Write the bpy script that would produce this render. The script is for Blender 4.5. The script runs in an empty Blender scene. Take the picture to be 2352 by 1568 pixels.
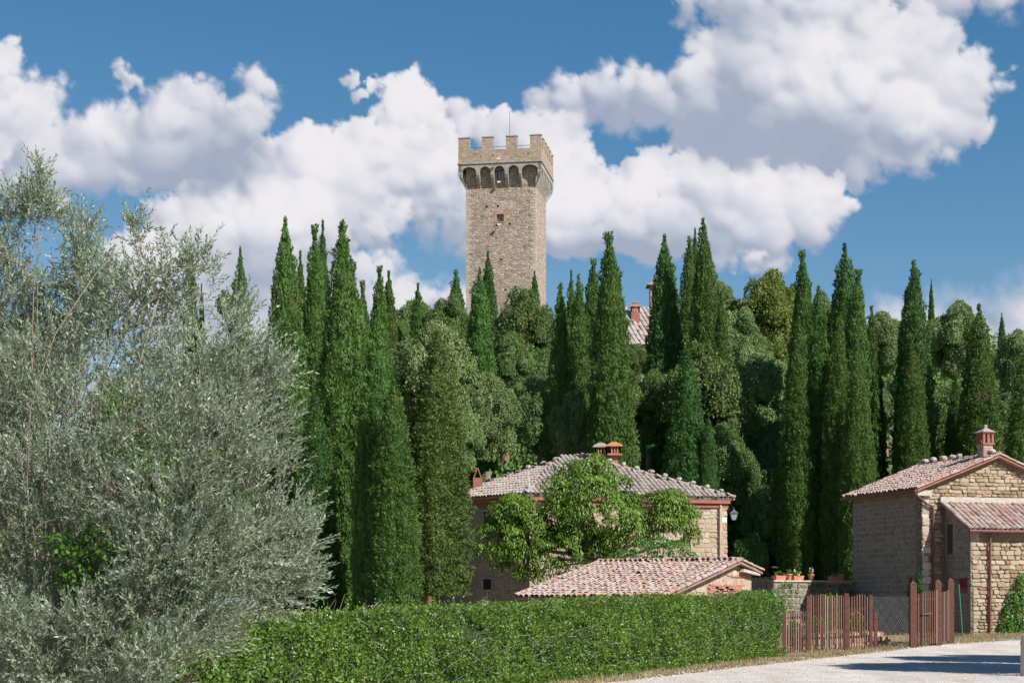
import bpy, math, random
import numpy as np
from mathutils import Vector, Matrix
# ------------------------------------------------------------------ camera, sky, sun, exposure
random.seed(7)
S = bpy.context.scene
COL = S.collection
HZ, FPX, EYE = 1366.0, 3840.0, 1.63          # horizon row, focal length in rows, eye height (m)
cam_d = bpy.data.cameras.new('camera'); cam = bpy.data.objects.new('camera', cam_d); COL.objects.link(cam)
cam.location = (0, 0, EYE); cam.rotation_euler = (math.radians(90), 0, 0)
cam_d.sensor_width = 36; cam_d.lens = FPX/2352*36; cam_d.shift_y = (HZ-784)/2352
cam_d.clip_end = 8000; cam_d.clip_start = .1
S.camera = cam
SUN = Vector((.56, -.48, .67)).normalized()
EL = math.asin(SUN.z); AZ = math.atan2(SUN.x, SUN.y)
w = bpy.data.worlds.new('World'); S.world = w; w.use_nodes = True
wn = w.node_tree; wn.nodes.clear()
sky = wn.nodes.new('ShaderNodeTexSky'); sky.sky_type = 'NISHITA'; sky.sun_disc = False
sky.sun_elevation = EL; sky.sun_rotation = AZ; sky.altitude = 1000; sky.air_density = .7; sky.dust_density = 0.; sky.ozone_density = 8.0
bg = wn.nodes.new('ShaderNodeBackground'); bg.inputs['Strength'].default_value = .10
# grade of the sky colour: red falls off faster towards the zenith, as in clear dry air
sp_ = wn.nodes.new('ShaderNodeSeparateColor'); cb_ = wn.nodes.new('ShaderNodeCombineColor'); wn.links.new(sky.outputs[0], sp_.inputs[0])
def wm(op, a, b):
    q = wn.nodes.new('ShaderNodeMath'); q.operation = op
    for i, x in ((0, a), (1, b)):
        if hasattr(x, 'links'): wn.links.new(x, q.inputs[i])
        else: q.inputs[i].default_value = x
    return q.outputs[0]
g_ = wm('MULTIPLY', sp_.outputs[1], .12*.29/.238*6.8)
r_ = wm('MINIMUM', wm('MULTIPLY', wm('POWER', wm('MULTIPLY', sp_.outputs[0], .12/.109), 1.7), .115*7.0), g_)
b_ = wm('MULTIPLY', wm('POWER', wm('MULTIPLY', sp_.outputs[2], .12/.527), .7), .50*6.7)
for i, x in enumerate((r_, g_, b_)): wn.links.new(x, cb_.inputs[i])
wo = wn.nodes.new('ShaderNodeOutputWorld')
wn.links.new(cb_.outputs[0], bg.inputs[0]); wn.links.new(bg.outputs[0], wo.inputs[0])
sd = bpy.data.lights.new('sun', 'SUN'); sd.energy = 5.0; sd.angle = math.radians(.53); sd.color = (1, .955, .88)
so = bpy.data.objects.new('sun', sd); COL.objects.link(so); so.rotation_euler = SUN.to_track_quat('Z', 'Y').to_euler()
so.location = (40, -30, 60)
S.view_settings.view_transform = 'Standard'; S.view_settings.look = 'None'
S.view_settings.exposure = 0.62; S.view_settings.gamma = 1; S.view_settings.use_curve_mapping = False
S.render.engine = 'CYCLES'
S.cycles.max_bounces = 6; S.cycles.diffuse_bounces = 3; S.cycles.glossy_bounces = 2; S.cycles.transmission_bounces = 3
S.cycles.transparent_max_bounces = 8
try: S.cycles.use_denoising = True
except Exception: pass

def at(u, v, d):
    return Vector(((u-1176)/FPX*d, d, EYE+(HZ-v)/FPX*d))
# ---- vector value noise
def _h(ix,iy,iz,seed):
    n=(ix.astype(np.int64)*374761393+iy.astype(np.int64)*668265263+iz.astype(np.int64)*2147483647+seed*1274126177)&0xffffffff
    n=((n^(n>>13))*1274126177)&0xffffffff
    n=(n^(n>>16))&0xffffffff
    return n.astype(np.float64)/4294967295.0
def vnoise(x,y,z,seed=0):
    x=np.asarray(x,float);y=np.asarray(y,float)+0*x;z=np.asarray(z,float)+0*x
    ix=np.floor(x);iy=np.floor(y);iz=np.floor(z)
    fx=x-ix;fy=y-iy;fz=z-iz
    fx=fx*fx*(3-2*fx);fy=fy*fy*(3-2*fy);fz=fz*fz*(3-2*fz)
    r=0
    for dx in (0,1):
        wx=fx if dx else 1-fx
        for dy in (0,1):
            wy=fy if dy else 1-fy
            for dz in (0,1):
                wz=fz if dz else 1-fz
                r=r+wx*wy*wz*_h(ix+dx,iy+dy,iz+dz,seed)
    return r*2-1
def fbm(x,y,z=0,oct=4,seed=0,gain=.5):
    a=1;s=0;t=0
    for k in range(oct):
        s=s+a*vnoise(x*2**k+17.3*k,y*2**k+9.1*k,z*2**k if not np.isscalar(z) else z+3.7*k,seed+k);t+=a;a*=gain
    return s/t
def sstep(a,b,x):
    t=np.clip((x-a)/(b-a),0,1);return t*t*(3-2*t)
# ---- clouds: (azimuth, altitude) charts in units of 1/3840 of the tangent; v counts down from an arbitrary zenith line
CLOUDS=[
 # (puffs, softness, darkness, wispiness)
 ([(1700,5,60),(1800,-20,90),(1950,-30,100),(2150,-25,90),(2290,-20,60),(2420,-30,90),(1580,20,35),(1640,10,45)],26,.55,.5),
 ([(2110,120,110),(1990,110,120),(1850,120,120),(1720,130,110),(1640,110,60),(1600,180,70),(2180,190,90),(2240,150,50),(2290,190,28),(2190,270,75),(2250,300,32),(2060,260,120),(1900,260,140),(1740,260,120),(1600,260,80),(1500,230,70),(1390,225,70),(1300,240,60),(1240,240,38),(1450,180,42),(1455,145,22),(1420,270,50),(1650,320,90),(1800,340,100),(1950,350,90),(1870,390,60),(2060,330,70),(2180,355,26),(2130,310,50)],16,.35,.35),
 ([(1500,380,48),(1470,410,60),(1560,430,70),(1640,450,90),(1730,460,90),(1830,450,80),(1890,470,55),(1900,500,38),(1860,520,60),(1760,530,75),(1660,535,75),(1540,520,90),(1440,500,90),(1400,430,40),(1370,500,90),(1320,540,70),(1480,560,60),(1640,570,45),(1760,560,40)],13,.12,.3),
 ([(1240,330,80),(1300,310,50),(1180,310,55),(1120,300,40),(1290,400,85),(1310,470,90),(1300,540,70),(1230,450,100),(1180,380,70)],13,.0,.3),
 ([(1010,470,55),(1040,530,60),(990,520,45),(1090,560,60),(1060,450,50),(1110,480,70)],26,.45,.6),
 ([(1060,250,28),(1060,290,34),(1045,340,40)],14,.3,.8),
 ([(20,130,50),(-30,200,90),(40,200,50),(90,235,50),(135,215,30),(145,190,20),(60,280,90),(-60,300,120),(100,350,90),(20,380,90)],16,.18,.6),
 ([(215,275,42),(180,300,48),(260,290,45),(310,300,55),(370,260,50),(410,230,55),(460,225,50),(480,270,60),(440,300,70),(530,310,75),(580,270,45),(590,190,40),(620,205,30),(560,180,20),(575,235,34),(350,350,100),(220,370,90),(120,380,80),(480,370,90),(570,370,60),(280,385,66),(400,388,62),(180,400,44),(60,400,60)],18,.38,.4),
 ([(285,170,14),(270,150,9),(300,188,14),(325,192,8)],14,.3,1.),
 ([(815,185,24),(845,190,22),(830,215,26)],8,.1,.7),
 ([(935,190,38),(970,215,36),(900,215,34),(930,250,55),(985,265,52),(1010,330,60),(870,255,30),(905,290,50)],10,.0,.3),
 ([(690,315,42),(660,330,38),(745,320,36),(790,315,38),(830,305,42),(860,330,55),(640,370,55),(720,390,90),(820,400,100),(930,370,90),(1000,390,62),(620,430,70),(560,440,48),(700,480,100),(820,470,90),(930,440,60),(1000,440,50),(600,520,110),(480,490,75),(430,510,62),(390,500,45),(400,570,60),(500,560,92),(330,590,60),(280,600,60),(640,590,90),(760,540,60),(560,640,90),(440,650,90),(620,700,90),(330,680,90),(500,740,90)],10,.0,.25),
 ([(870,525,45),(900,510,42),(925,500,24),(840,550,36),(880,560,30)],20,.25,.7),
 ([(830,620,42),(790,650,60),(880,630,44),(930,660,40),(980,680,40),(1040,690,50),(860,700,60),(720,690,70),(900,720,60)],16,.22,.5),
 ([(1720,598,20),(1745,596,14),(1695,600,14)],16,.3,1.),
 ([(2060,745,60),(2150,745,75),(2240,750,90),(2340,755,105),(2440,760,120),(2000,740,36),(2300,790,90),(2140,800,90)],70,.5,.25),
 ([(560,790,90),(680,790,60),(420,800,90)],30,.4,.5),
 ([(2700,330,120),(2780,280,90),(2850,350,120),(2660,380,60),(-420,250,120),(-330,300,90),(-500,320,140),(-250,350,80)],18,.2,.4),
]
DARK=[(1500,270,240,60,.40),(1720,330,260,60,.55),(1850,300,160,60,.35),(1720,40,180,40,.5),(1950,400,180,28,.4),(1440,270,140,50,.25),(1700,200,100,70,.35),
 (330,370,200,70,.32),(520,330,100,80,.5),(560,400,100,50,.5),(1480,570,300,50,.45),(1600,500,120,40,.2),(1340,590,120,40,.4),(640,640,200,70,.4),(460,560,60,30,.15),(480,410,60,30,.4),(470,440,60,18,.5),
 (880,430,90,40,.14),(1030,540,90,60,.4),(500,740,200,80,.5),(2200,690,300,40,.25),(800,480,100,30,.14),(600,620,160,60,.25)]
LITE=[(1900,150,170,90,.35),(2150,230,90,110,.2),(1270,420,80,120,.35),(1500,400,60,50,.4),(1830,460,110,60,.25),(700,420,160,90,.3),(930,230,70,60,.3),(600,500,140,50,.3),(1620,120,60,50,.2),(380,330,90,50,.1),(1370,510,90,50,.2),(200,280,60,40,.25),(190,400,110,40,.2),(2230,310,60,30,.25),(1750,410,120,20,.3)]  # bright and grey areas painted into the clouds as light and shade
def cloud_map(u0,v0,nu,nv,st,seed=5):
    R=np.random.RandomState(seed)
    U,V=np.meshgrid(u0+st*np.arange(nu),v0+st*np.arange(nv))
    # domain warp
    wu=fbm(U/120,V/120,0.5,4,11)*22+fbm(U/26,V/26,2.5,4,21,.6)*11
    wv=fbm(U/120,V/120,7.5,4,31)*18+fbm(U/26,V/26,9.5,4,41,.6)*10
    wf=fbm(U/60,V/60,3.3,5,51,.65)
    RGB=np.zeros(U.shape+(3,));A=np.zeros(U.shape)
    white=np.array([.85,.83,.86]);gray=np.array([.37,.42,.545])
    Gm=np.zeros(U.shape)
    for (a,b,c,d,w) in DARK:
        Gm-=w*np.exp(-((U+wu-a)/c)**2-((V+wv-b)/d)**2)
    for (a,b,c,d,w) in LITE:
        Gm+=w*np.exp(-((U+wu-a)/c)**2-((V+wv-b)/d)**2)
    for puffs,soft,dark,wisp in CLOUDS:
        P=[(a,b,c,0.0,0) for a,b,c in puffs]
        out=list(P)
        cur=P
        for lev,(n,lo,hi) in enumerate([(9,.28,.5),(6,.3,.5),(3,.35,.5)]):
            nx=[]
            for (a,b,c,z,_) in cur:
                if c<9: continue
                for k in range(n):
                    th=R.uniform(0,2*math.pi);rr=c*math.sqrt(R.uniform(.15,.95))
                    # billows crowd on the upper, sunlit side
                    if math.sin(th)>.3 and R.rand()<.45: continue
                    r2=c*R.uniform(lo,hi)
                    zz=z+math.sqrt(max(c*c-rr*rr,0))-r2*.55
                    nx.append((a+rr*math.cos(th),b+rr*math.sin(th),r2,zz,lev))
            out+=nx;cur=nx
        H=np.full(U.shape,-1e3);E=np.full(U.shape,-60.)
        for (a,b,c,z,l) in out:
            m=c+70
            i0=max(0,int((a-m-u0)/st));i1=min(nu,int((a+m-u0)/st)+2);j0=max(0,int((b-m-v0)/st));j1=min(nv,int((b+m-v0)/st)+2)
            if i0>=i1 or j0>=j1: continue
            x=U[j0:j1,i0:i1]+wu[j0:j1,i0:i1]-a;y=V[j0:j1,i0:i1]+wv[j0:j1,i0:i1]-b
            rho=np.sqrt(x*x+y*y)
            h=z+np.sqrt(np.maximum(c*c-rho*rho,0));h=np.where(rho<c,h,-1e3)
            H[j0:j1,i0:i1]=np.maximum(H[j0:j1,i0:i1],h)
            E[j0:j1,i0:i1]=np.maximum(E[j0:j1,i0:i1],c-rho)
        inside=H>-500
        if not inside.any(): continue
        H=np.where(inside,H,-12)
        def blur(a,n):
            for _ in range(n):
                p=np.pad(a,1,mode='edge');a=(p[1:-1,:-2]+2*p[1:-1,1:-1]+p[1:-1,2:])/4
                p=np.pad(a,1,mode='edge');a=(p[:-2,1:-1]+2*p[1:-1,1:-1]+p[2:,1:-1])/4
            return a
        s=0
        for n,w in ((1,.12),(6,.34),(30,.54)):
            Hb=blur(H,n)
            gy,gx=np.gradient(Hb,st)
            nz=1/np.sqrt(1+gx*gx+gy*gy)
            l=np.array([.38,-.62,.68]);l/=np.linalg.norm(l)
            s=s+w*(-gx*l[0]-gy*l[1]+l[2])*nz  # directional light on the billows, baked into their colour
        s=blur(s,1)
        sh=np.clip(.18+.85*s,0,1.15)
        E2=E+wf*(12+26*wisp)+fbm(U/17,V/17,1.1,3,91,.6)*(4+12*wisp)
        w=soft*(1.05+1.0*fbm(U/90,V/90,4.4,2,71))
        al=sstep(-w*.35,w*1.1,E2)
        al=al*(1-wisp*.35*sstep(.0,.6,fbm(U/45,V/45,8.8,4,81)))
        sh=sh-dark*.42+Gm*np.where(Gm<0,.9,1.)
        sh=sh+.05*wf
        sh=.5+.5*np.tanh((sh-.5)*1.6)/np.tanh(.8)*1.0
        sh=np.clip(sh,0,1)
        col=gray+(white-gray)*sh[...,None]
        thin=(1-al)[...,None]
        RGB=RGB*(1-al[...,None])+col*al[...,None]
        A=A+(1-A)*al
    C=RGB/np.maximum(A,1e-4)[...,None]
    return U,V,C,A
# ------------------------------------------------------------------ mesh helpers
RS = np.random.RandomState(11)
def np_mesh(name, V, faces, rnd=None, smooth=False, col=None):
    V = np.ascontiguousarray(V, dtype=np.float32)
    m = bpy.data.meshes.new(name)
    m.vertices.add(len(V)); m.vertices.foreach_set('co', V.ravel())
    faces = [np.asarray(f, dtype=np.int32) for f in faces if len(f)]
    idx = np.concatenate([f.ravel() for f in faces])
    tot = np.concatenate([np.full(len(f), f.shape[1], np.int32) for f in faces])
    st = np.concatenate([[0], np.cumsum(tot)[:-1]]).astype(np.int32)
    m.loops.add(len(idx)); m.loops.foreach_set('vertex_index', idx)
    m.polygons.add(len(tot)); m.polygons.foreach_set('loop_start', st)
    try: m.polygons.foreach_set('loop_total', tot)
    except Exception: pass
    m.polygons.foreach_set('use_smooth', np.full(len(tot), smooth, dtype=bool))
    if rnd is not None:
        a = m.attributes.new('rnd', 'FLOAT', 'POINT'); a.data.foreach_set('value', np.asarray(rnd, dtype=np.float32))
    if col is not None:
        a = m.attributes.new('tint', 'FLOAT_COLOR', 'POINT'); a.data.foreach_set('color', np.asarray(col, dtype=np.float32).ravel())
    m.update(calc_edges=True); m.validate(); return m
def link(name, mesh, mat, parent=None, loc=None):
    o = bpy.data.objects.new(name, mesh); COL.objects.link(o)
    if mat is not None and mesh is not None and len(mesh.materials) == 0: mesh.materials.append(mat)
    if parent is not None: o.parent = parent
    if loc is not None: o.location = loc
    return o
def tag(o, label=None, cat=None, group=None, kind=None):
    if label: o['label'] = label
    if cat: o['category'] = cat
    if group: o['group'] = group
    if kind: o['kind'] = kind
    return o
def thing(name, label, cat, loc=(0, 0, 0), rz=0, group=None):
    o = bpy.data.objects.new(name, None); COL.objects.link(o); o.location = loc; o.rotation_euler = (0, 0, rz)
    o.empty_display_size = .3
    return tag(o, label, cat, group)
class MB:
    """collects shapes, builds them as one mesh"""
    def __init__(s): s.V = []; s.F = {}; s.n = 0
    def add(s, V, F):
        V = np.asarray(V, float)
        for f in F: s.F.setdefault(len(f), []).append([i+s.n for i in f])
        s.V.append(V); s.n += len(V); return s
    def box(s, c, d, rot=None):
        x, y, z = np.array(d)/2.
        V = np.array([(a*x, b*y, e*z) for e in (-1, 1) for b in (-1, 1) for a in (-1, 1)])
        if rot is not None: V = V@np.array(rot).T
        return s.add(V+np.array(c), [(0, 2, 3, 1), (4, 5, 7, 6), (0, 1, 5, 4), (2, 6, 7, 3), (0, 4, 6, 2), (1, 3, 7, 5)])
    def b2(s, p, q):
        return s.box([(p[i]+q[i])/2 for i in range(3)], [abs(q[i]-p[i]) for i in range(3)])
    def tube(s, pts, rad, n=8, cap=True):
        pts = [Vector(p) for p in pts]; rad = list(rad) if hasattr(rad, '__len__') else [rad]*len(pts)
        V = []; up = Vector((.13, .21, 1)).normalized()
        for i, p in enumerate(pts):
            t = (pts[min(i+1, len(pts)-1)]-pts[max(i-1, 0)]).normalized()
            a = t.cross(up)
            if a.length < .05: a = t.cross(Vector((1, 0, 0)))
            a.normalize(); b = t.cross(a)
            for k in range(n):
                th = 2*math.pi*k/n; V.append(p+(a*math.cos(th)+b*math.sin(th))*rad[i])
        F = [(i*n+k, i*n+(k+1) % n, (i+1)*n+(k+1) % n, (i+1)*n+k) for i in range(len(pts)-1) for k in range(n)]
        if cap: F += [tuple(range(n-1, -1, -1)), tuple(range((len(pts)-1)*n, len(pts)*n))]
        return s.add([tuple(v) for v in V], F)
    def prism(s, poly, p0, ex, ez, n, t0, t1):
        """polygon (x,z) in the plane p0+x*ex+z*ez, extruded from t0 to t1 along n"""
        p0, ex, ez, n = [np.array(q, float) for q in (p0, ex, ez, n)]
        k = len(poly); V = [p0+x*ex+z*ez+n*t for t in (t0, t1) for x, z in poly]
        F = [tuple(range(k)), tuple(range(2*k-1, k-1, -1))]+[(i, i+k, (i+1) % k+k, (i+1) % k) for i in range(k)]
        return s.add(V, F)
    def mesh(s, name, smooth=False): return np_mesh(name, np.concatenate(s.V), list(s.F.values()), smooth=smooth)
    def build(s, name, mat, parent=None, loc=None, smooth=False): return link(name, s.mesh(name, smooth), mat, parent, loc)
class Pieces:
    """alike pieces: the largest 300 become objects that share mesh data, the rest is joined"""
    def __init__(s, name, variants, mat): s.name = name; s.var = variants; s.mat = mat; s.P = []; s.me = []
    def add(s, k, M, size=1.): s.P.append((k % len(s.var), np.array(M, float), size))
    def build(s, parent, base=(0, 0, 0), limit=300, smooth=False):
        s.P.sort(key=lambda p: -p[2])
        me = [np_mesh(s.name, V, [F] if isinstance(F, np.ndarray) else F, smooth=smooth) for V, F in s.var]
        for m in me: m.materials.append(s.mat)
        B = np.eye(4); B[:3, 3] = -np.array(base, float)
        for k, M, _ in s.P[:limit]:
            o = bpy.data.objects.new(s.name, me[k]); COL.objects.link(o); o.parent = parent
            o.matrix_local = Matrix((B@M).tolist())
        rest = s.P[limit:]
        if rest:
            VV = []; FF = {}; RR = []; n = 0
            for k, M, _ in rest:
                V, F = s.var[k]; M = B@M
                VV.append(V@M[:3, :3].T+M[:3, 3]); RR.append(np.full(len(V), RS.rand()))
                for f in (F if isinstance(F, list) else [F]): FF.setdefault(f.shape[1], []).append(f+n)
                n += len(V)
            m = np_mesh(s.name, np.concatenate(VV), [np.concatenate(f) for f in FF.values()], rnd=np.concatenate(RR), smooth=smooth)
            o = link(s.name, m, s.mat, parent); o['kind'] = 'stuff'
def frame(p, x, y, z):
    M = np.eye(4); M[:3, 0] = x; M[:3, 1] = y; M[:3, 2] = z; M[:3, 3] = p; return M
def unit(v): v = np.array(v, float); return v/np.linalg.norm(v)

# ------------------------------------------------------------------ materials
class NT:
    def __init__(s, name):
        s.m = bpy.data.materials.new(name); s.m.use_nodes = True; s.t = s.m.node_tree; s.t.nodes.clear()
        s.out = s.n('ShaderNodeOutputMaterial')
    def n(s, ty, **k):
        q = s.t.nodes.new(ty)
        for a, b in k.items(): setattr(q, a, b)
        return q
    def l(s, a, b): s.t.links.new(a, b)
    def val(s, node, **k):
        for a, b in k.items(): node.inputs[a].default_value = b
        return node
    def noise(s, vec, scale, detail=4, rough=.55, dist=0):
        q = s.n('ShaderNodeTexNoise'); s.val(q, Scale=scale, Detail=detail, Roughness=rough, Distortion=dist)
        if vec is not None: s.l(vec, q.inputs['Vector'])
        return q.outputs['Fac']
    def ramp(s, fac, stops, interp='LINEAR'):
        q = s.n('ShaderNodeValToRGB'); r = q.color_ramp; r.interpolation = interp
        while len(r.elements) < len(stops): r.elements.new(.5)
        for e, (p, c) in zip(r.elements, stops): e.position = p; e.color = (c[0], c[1], c[2], 1) if hasattr(c, '__len__') else (c, c, c, 1)
        s.l(fac, q.inputs[0]); return q.outputs[0]
    def mix(s, fac, a, b, mode='MIX'):
        q = s.n('ShaderNodeMix', data_type='RGBA', blend_type=mode)
        for i, x in ((0, fac), (6, a), (7, b)):
            if hasattr(x, 'is_linked') or hasattr(x, 'links'): s.l(x, q.inputs[i])
            elif i == 0: q.inputs[0].default_value = x
            else: q.inputs[i].default_value = (x[0], x[1], x[2], 1) if hasattr(x, '__len__') else (x, x, x, 1)
        return q.outputs[2]
    def math(s, op, a, b=0.):
        q = s.n('ShaderNodeMath', operation=op)
        for i, x in ((0, a), (1, b)):
            if hasattr(x, 'links'): s.l(x, q.inputs[i])
            else: q.inputs[i].default_value = x
        return q.outputs[0]
    def mapping(s, vec, scale=(1, 1, 1), loc=(0, 0, 0)):
        q = s.n('ShaderNodeMapping'); q.inputs['Scale'].default_value = scale; q.inputs['Location'].default_value = loc
        s.l(vec, q.inputs[0]); return q.outputs[0]
    def obj(s): return s.n('ShaderNodeTexCoord').outputs['Object']
    def pos(s): return s.n('ShaderNodeNewGeometry').outputs['Position']
    def rnd(s):
        a = s.n('ShaderNodeAttribute', attribute_name='rnd').outputs['Fac']; o = s.n('ShaderNodeObjectInfo').outputs['Random']
        return s.math('FRACT', s.math('ADD', a, o))
    def bump(s, h, dist=.02, strength=1.):
        q = s.n('ShaderNodeBump'); q.inputs['Distance'].default_value = dist; q.inputs['Strength'].default_value = strength
        s.l(h, q.inputs['Height']); return q.outputs[0]
    def done(s, col, rough=.85, bump=None, spec=.25, metal=0, sub=None):
        b = s.n('ShaderNodeBsdfPrincipled')
        if hasattr(col, 'links'): s.l(col, b.inputs['Base Color'])
        else: b.inputs['Base Color'].default_value = (*col, 1)
        if hasattr(rough, 'links'): s.l(rough, b.inputs['Roughness'])
        else: b.inputs['Roughness'].default_value = rough
        b.inputs['Specular IOR Level'].default_value = spec; b.inputs['Metallic'].default_value = metal
        if bump is not None: s.l(bump, b.inputs['Normal'])
        s.l(b.outputs[0], s.out.inputs[0]); return s.m
def plain(name, c, rough=.7, var=.25, scale=6., metal=0, spec=.3):
    t = NT(name); p = t.obj(); f = t.noise(p, scale, 5, .65)
    lo = [x*(1-var) for x in c]; hi = [min(1, x*(1+var)) for x in c]
    return t.done(t.ramp(f, [(.3, lo), (.7, hi)]), rough, t.bump(f, .01, .4), spec, metal)
def foliage(name, cols, transl=.22, rough=.55, spec=.25, patch=.35, pscale=.9, dead=0.):
    """leaf colours picked per leaf, drifting slowly through the crown from shoot to shoot"""
    t = NT(name)
    a = t.n('ShaderNodeAttribute', attribute_name='rnd').outputs['Fac']
    big = t.noise(t.pos(), pscale, 3, .5)
    f = t.math('ADD', t.math('MULTIPLY', a, 1-patch), t.math('MULTIPLY', t.math('SUBTRACT', t.math('MULTIPLY', big, 2.), .5), patch))
    k = len(cols); c = t.ramp(f, [(i/(k-1), q) for i, q in enumerate(cols)])
    o = t.n('ShaderNodeObjectInfo').outputs['Random']
    if dead:
        dn_ = t.noise(t.mapping(t.pos(), (1, 1, .45)), .85, 4, .6); c = t.mix(t.ramp(t.math('ADD', dn_, t.math('MULTIPLY', t.math('SUBTRACT', a, .5), .08)), [(.64, 0.), (.70, dead)]), c, (.17, .125, .075))
    hs = t.n('ShaderNodeHueSaturation'); t.l(c, hs.inputs['Color'])
    t.l(t.math('ADD', t.math('MULTIPLY', o, .024), .488), hs.inputs['Hue']); t.l(t.math('ADD', t.math('MULTIPLY', o, .3), .86), hs.inputs['Value'])
    b = t.n('ShaderNodeBsdfPrincipled'); t.l(hs.outputs[0], b.inputs['Base Color']); b.inputs['Roughness'].default_value = rough; b.inputs['Specular IOR Level'].default_value = spec
    tr = t.n('ShaderNodeBsdfTranslucent'); t.l(t.mix(.5, hs.outputs[0], t.mix(1., hs.outputs[0], (1.25, 1.2, .5), 'MULTIPLY')), tr.inputs[0])
    mx = t.n('ShaderNodeMixShader'); mx.inputs[0].default_value = transl; t.l(b.outputs[0], mx.inputs[1]); t.l(tr.outputs[0], mx.inputs[2]); t.l(mx.outputs[0], t.out.inputs[0])
    return t.m
def masonry(name, cols, mortar, size=.25, flat=1.9, depth=.03, joint=.09, warp=.06):
    """rubble wall: irregular flat stones with their own tones and joints sunk between them"""
    t = NT(name); p = t.obj()
    wn_ = t.n('ShaderNodeTexNoise'); t.val(wn_, Scale=2.2, Detail=2.); t.l(p, wn_.inputs['Vector'])
    vm = t.n('ShaderNodeVectorMath', operation='MULTIPLY_ADD'); t.l(wn_.outputs['Color'], vm.inputs[0]); vm.inputs[1].default_value = (warp*4,)*3; t.l(p, vm.inputs[2])
    q = t.mapping(vm.outputs[0], (1/size, 1/size, flat/size))
    v1 = t.n('ShaderNodeTexVoronoi', feature='F1'); t.val(v1, Scale=1., Randomness=.85); t.l(q, v1.inputs['Vector'])
    v2 = t.n('ShaderNodeTexVoronoi', feature='DISTANCE_TO_EDGE'); t.val(v2, Scale=1., Randomness=.85); t.l(q, v2.inputs['Vector'])
    sp = t.n('ShaderNodeSeparateColor'); t.l(v1.outputs['Color'], sp.inputs[0])
    k = len(cols); c = t.ramp(sp.outputs[0], [(i/(k-1), x) for i, x in enumerate(cols)])
    n1 = t.noise(p, 9, 6, .7); c = t.mix(.55, c, t.ramp(n1, [(.3, .55), (.7, 1.)]), 'MULTIPLY')
    n2 = t.noise(p, .5, 4, .6); c = t.mix(.6, c, t.ramp(n2, [(.3, .72), (.65, 1.)]), 'MULTIPLY')
    jm = t.ramp(t.math('ADD', v2.outputs['Distance'], t.math('MULTIPLY', t.math('SUBTRACT', n1, .5), .08)), [(joint*.35, 0.), (joint, 1.)])
    c = t.mix(jm, mortar, c)
    h = t.math('ADD', t.math('MULTIPLY', jm, .7), t.math('ADD', t.math('MULTIPLY', n1, .45), t.math('MULTIPLY', sp.outputs[1], .5)))
    return t.done(c, .92, t.bump(h, depth, 1.), .15)
def picked(name, cols, rough=.9, blotch=.5, lichen=None, bscale=14, bdist=.012):
    """one tone per piece, weathered"""
    t = NT(name); p = t.pos(); r = t.rnd(); k = len(cols)
    c = t.ramp(r, [((i+.5)/k, x) for i, x in enumerate(cols)], 'LINEAR')
    n1 = t.noise(p, bscale, 6, .7); c = t.mix(blotch, c, t.ramp(n1, [(.3, .55), (.68, 1.08)]), 'MULTIPLY')
    if lichen:
        n2 = t.noise(p, 3.1, 6, .75); c = t.mix(t.ramp(n2, [(.47, 0.), (.6, lichen[1])]), c, lichen[0])
    return t.done(c, rough, t.bump(n1, bdist, .9), .15)

M_CYP = foliage('cypress_green', [(.045, .10, .026), (.078, .155, .038), (.115, .21, .052), (.18, .29, .085)], .28, .6, .15, dead=.5)
M_CYPD = foliage('cypress_deep_green', [(.034, .082, .026), (.056, .125, .036), (.085, .17, .048), (.135, .235, .075)], .26, .6, .15)
M_CYPO = foliage('cypress_olive_green', [(.058, .10, .03), (.095, .15, .042), (.14, .20, .06), (.20, .265, .09)], .26, .65, .15, dead=.35)
M_OAK = foliage('oak_leaves', [(.055, .105, .03), (.095, .155, .042), (.14, .21, .06), (.23, .30, .115)], .26, .5, .25, .4, .5)
M_OAKG = foliage('grey_oak_leaves', [(.08, .13, .045), (.13, .195, .066), (.20, .28, .105), (.33, .40, .205)], .22, .5, .3, .45, .5)
M_OAKD = foliage('dark_oak_leaves', [(.055, .11, .034), (.09, .16, .048), (.135, .22, .066), (.20, .29, .10)], .24, .5, .25, .4, .5)
M_OAKY = foliage('yellow_oak_leaves', [(.07, .12, .022), (.12, .18, .032), (.175, .24, .05), (.24, .30, .085)], .25, .5, .25, .4, .5)
M_OLIVE = foliage('olive_leaves', [(.115, .165, .10), (.20, .265, .175), (.33, .40, .29), (.56, .63, .51)], .28, .42, .5, .25, 1.4)
M_IVY = foliage('ivy_leaves', [(.035, .10, .015), (.06, .16, .02), (.10, .22, .03), (.15, .28, .05)], .3, .4, .4, .2, 1.5)
M_WAL = foliage('walnut_leaves', [(.052, .10, .012), (.095, .165, .018), (.15, .24, .028), (.24, .34, .055)], .34, .45, .35, .3, .8)
M_HEDGE = foliage('hedge_leaves', [(.042, .105, .015), (.078, .17, .022), (.125, .245, .032), (.20, .34, .055)], .28, .42, .35, .35, 1.3, dead=.55)
M_HCORE = plain('hedge_core_shade', (.03, .055, .015), .9, .4)
M_BLOS = plain('bramble_blossom', (.62, .55, .48), .8, .1)
M_UNDER = foliage('undergrowth_leaves', [(.06, .115, .034), (.095, .165, .048), (.14, .22, .066), (.21, .30, .10)], .12, .7, .15, .5, .2)
M_BARK = plain('bark', (.17, .12, .085), .95, .45, 9)
M_OBARK = plain('olive_bark', (.235, .19, .15), .95, .35, 12)
M_WBARK = plain('pale_bark', (.30, .27, .22), .95, .3, 12)
M_RUST = plain('rusty_brown_wood', (.115, .048, .036), .8, .35, 10)
M_RUST2 = picked('reddish_brown_paling', [(.11, .05, .038), (.17, .085, .062), (.085, .042, .034), (.24, .17, .14), (.14, .06, .045)], .8, .5, None, 20)
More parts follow.
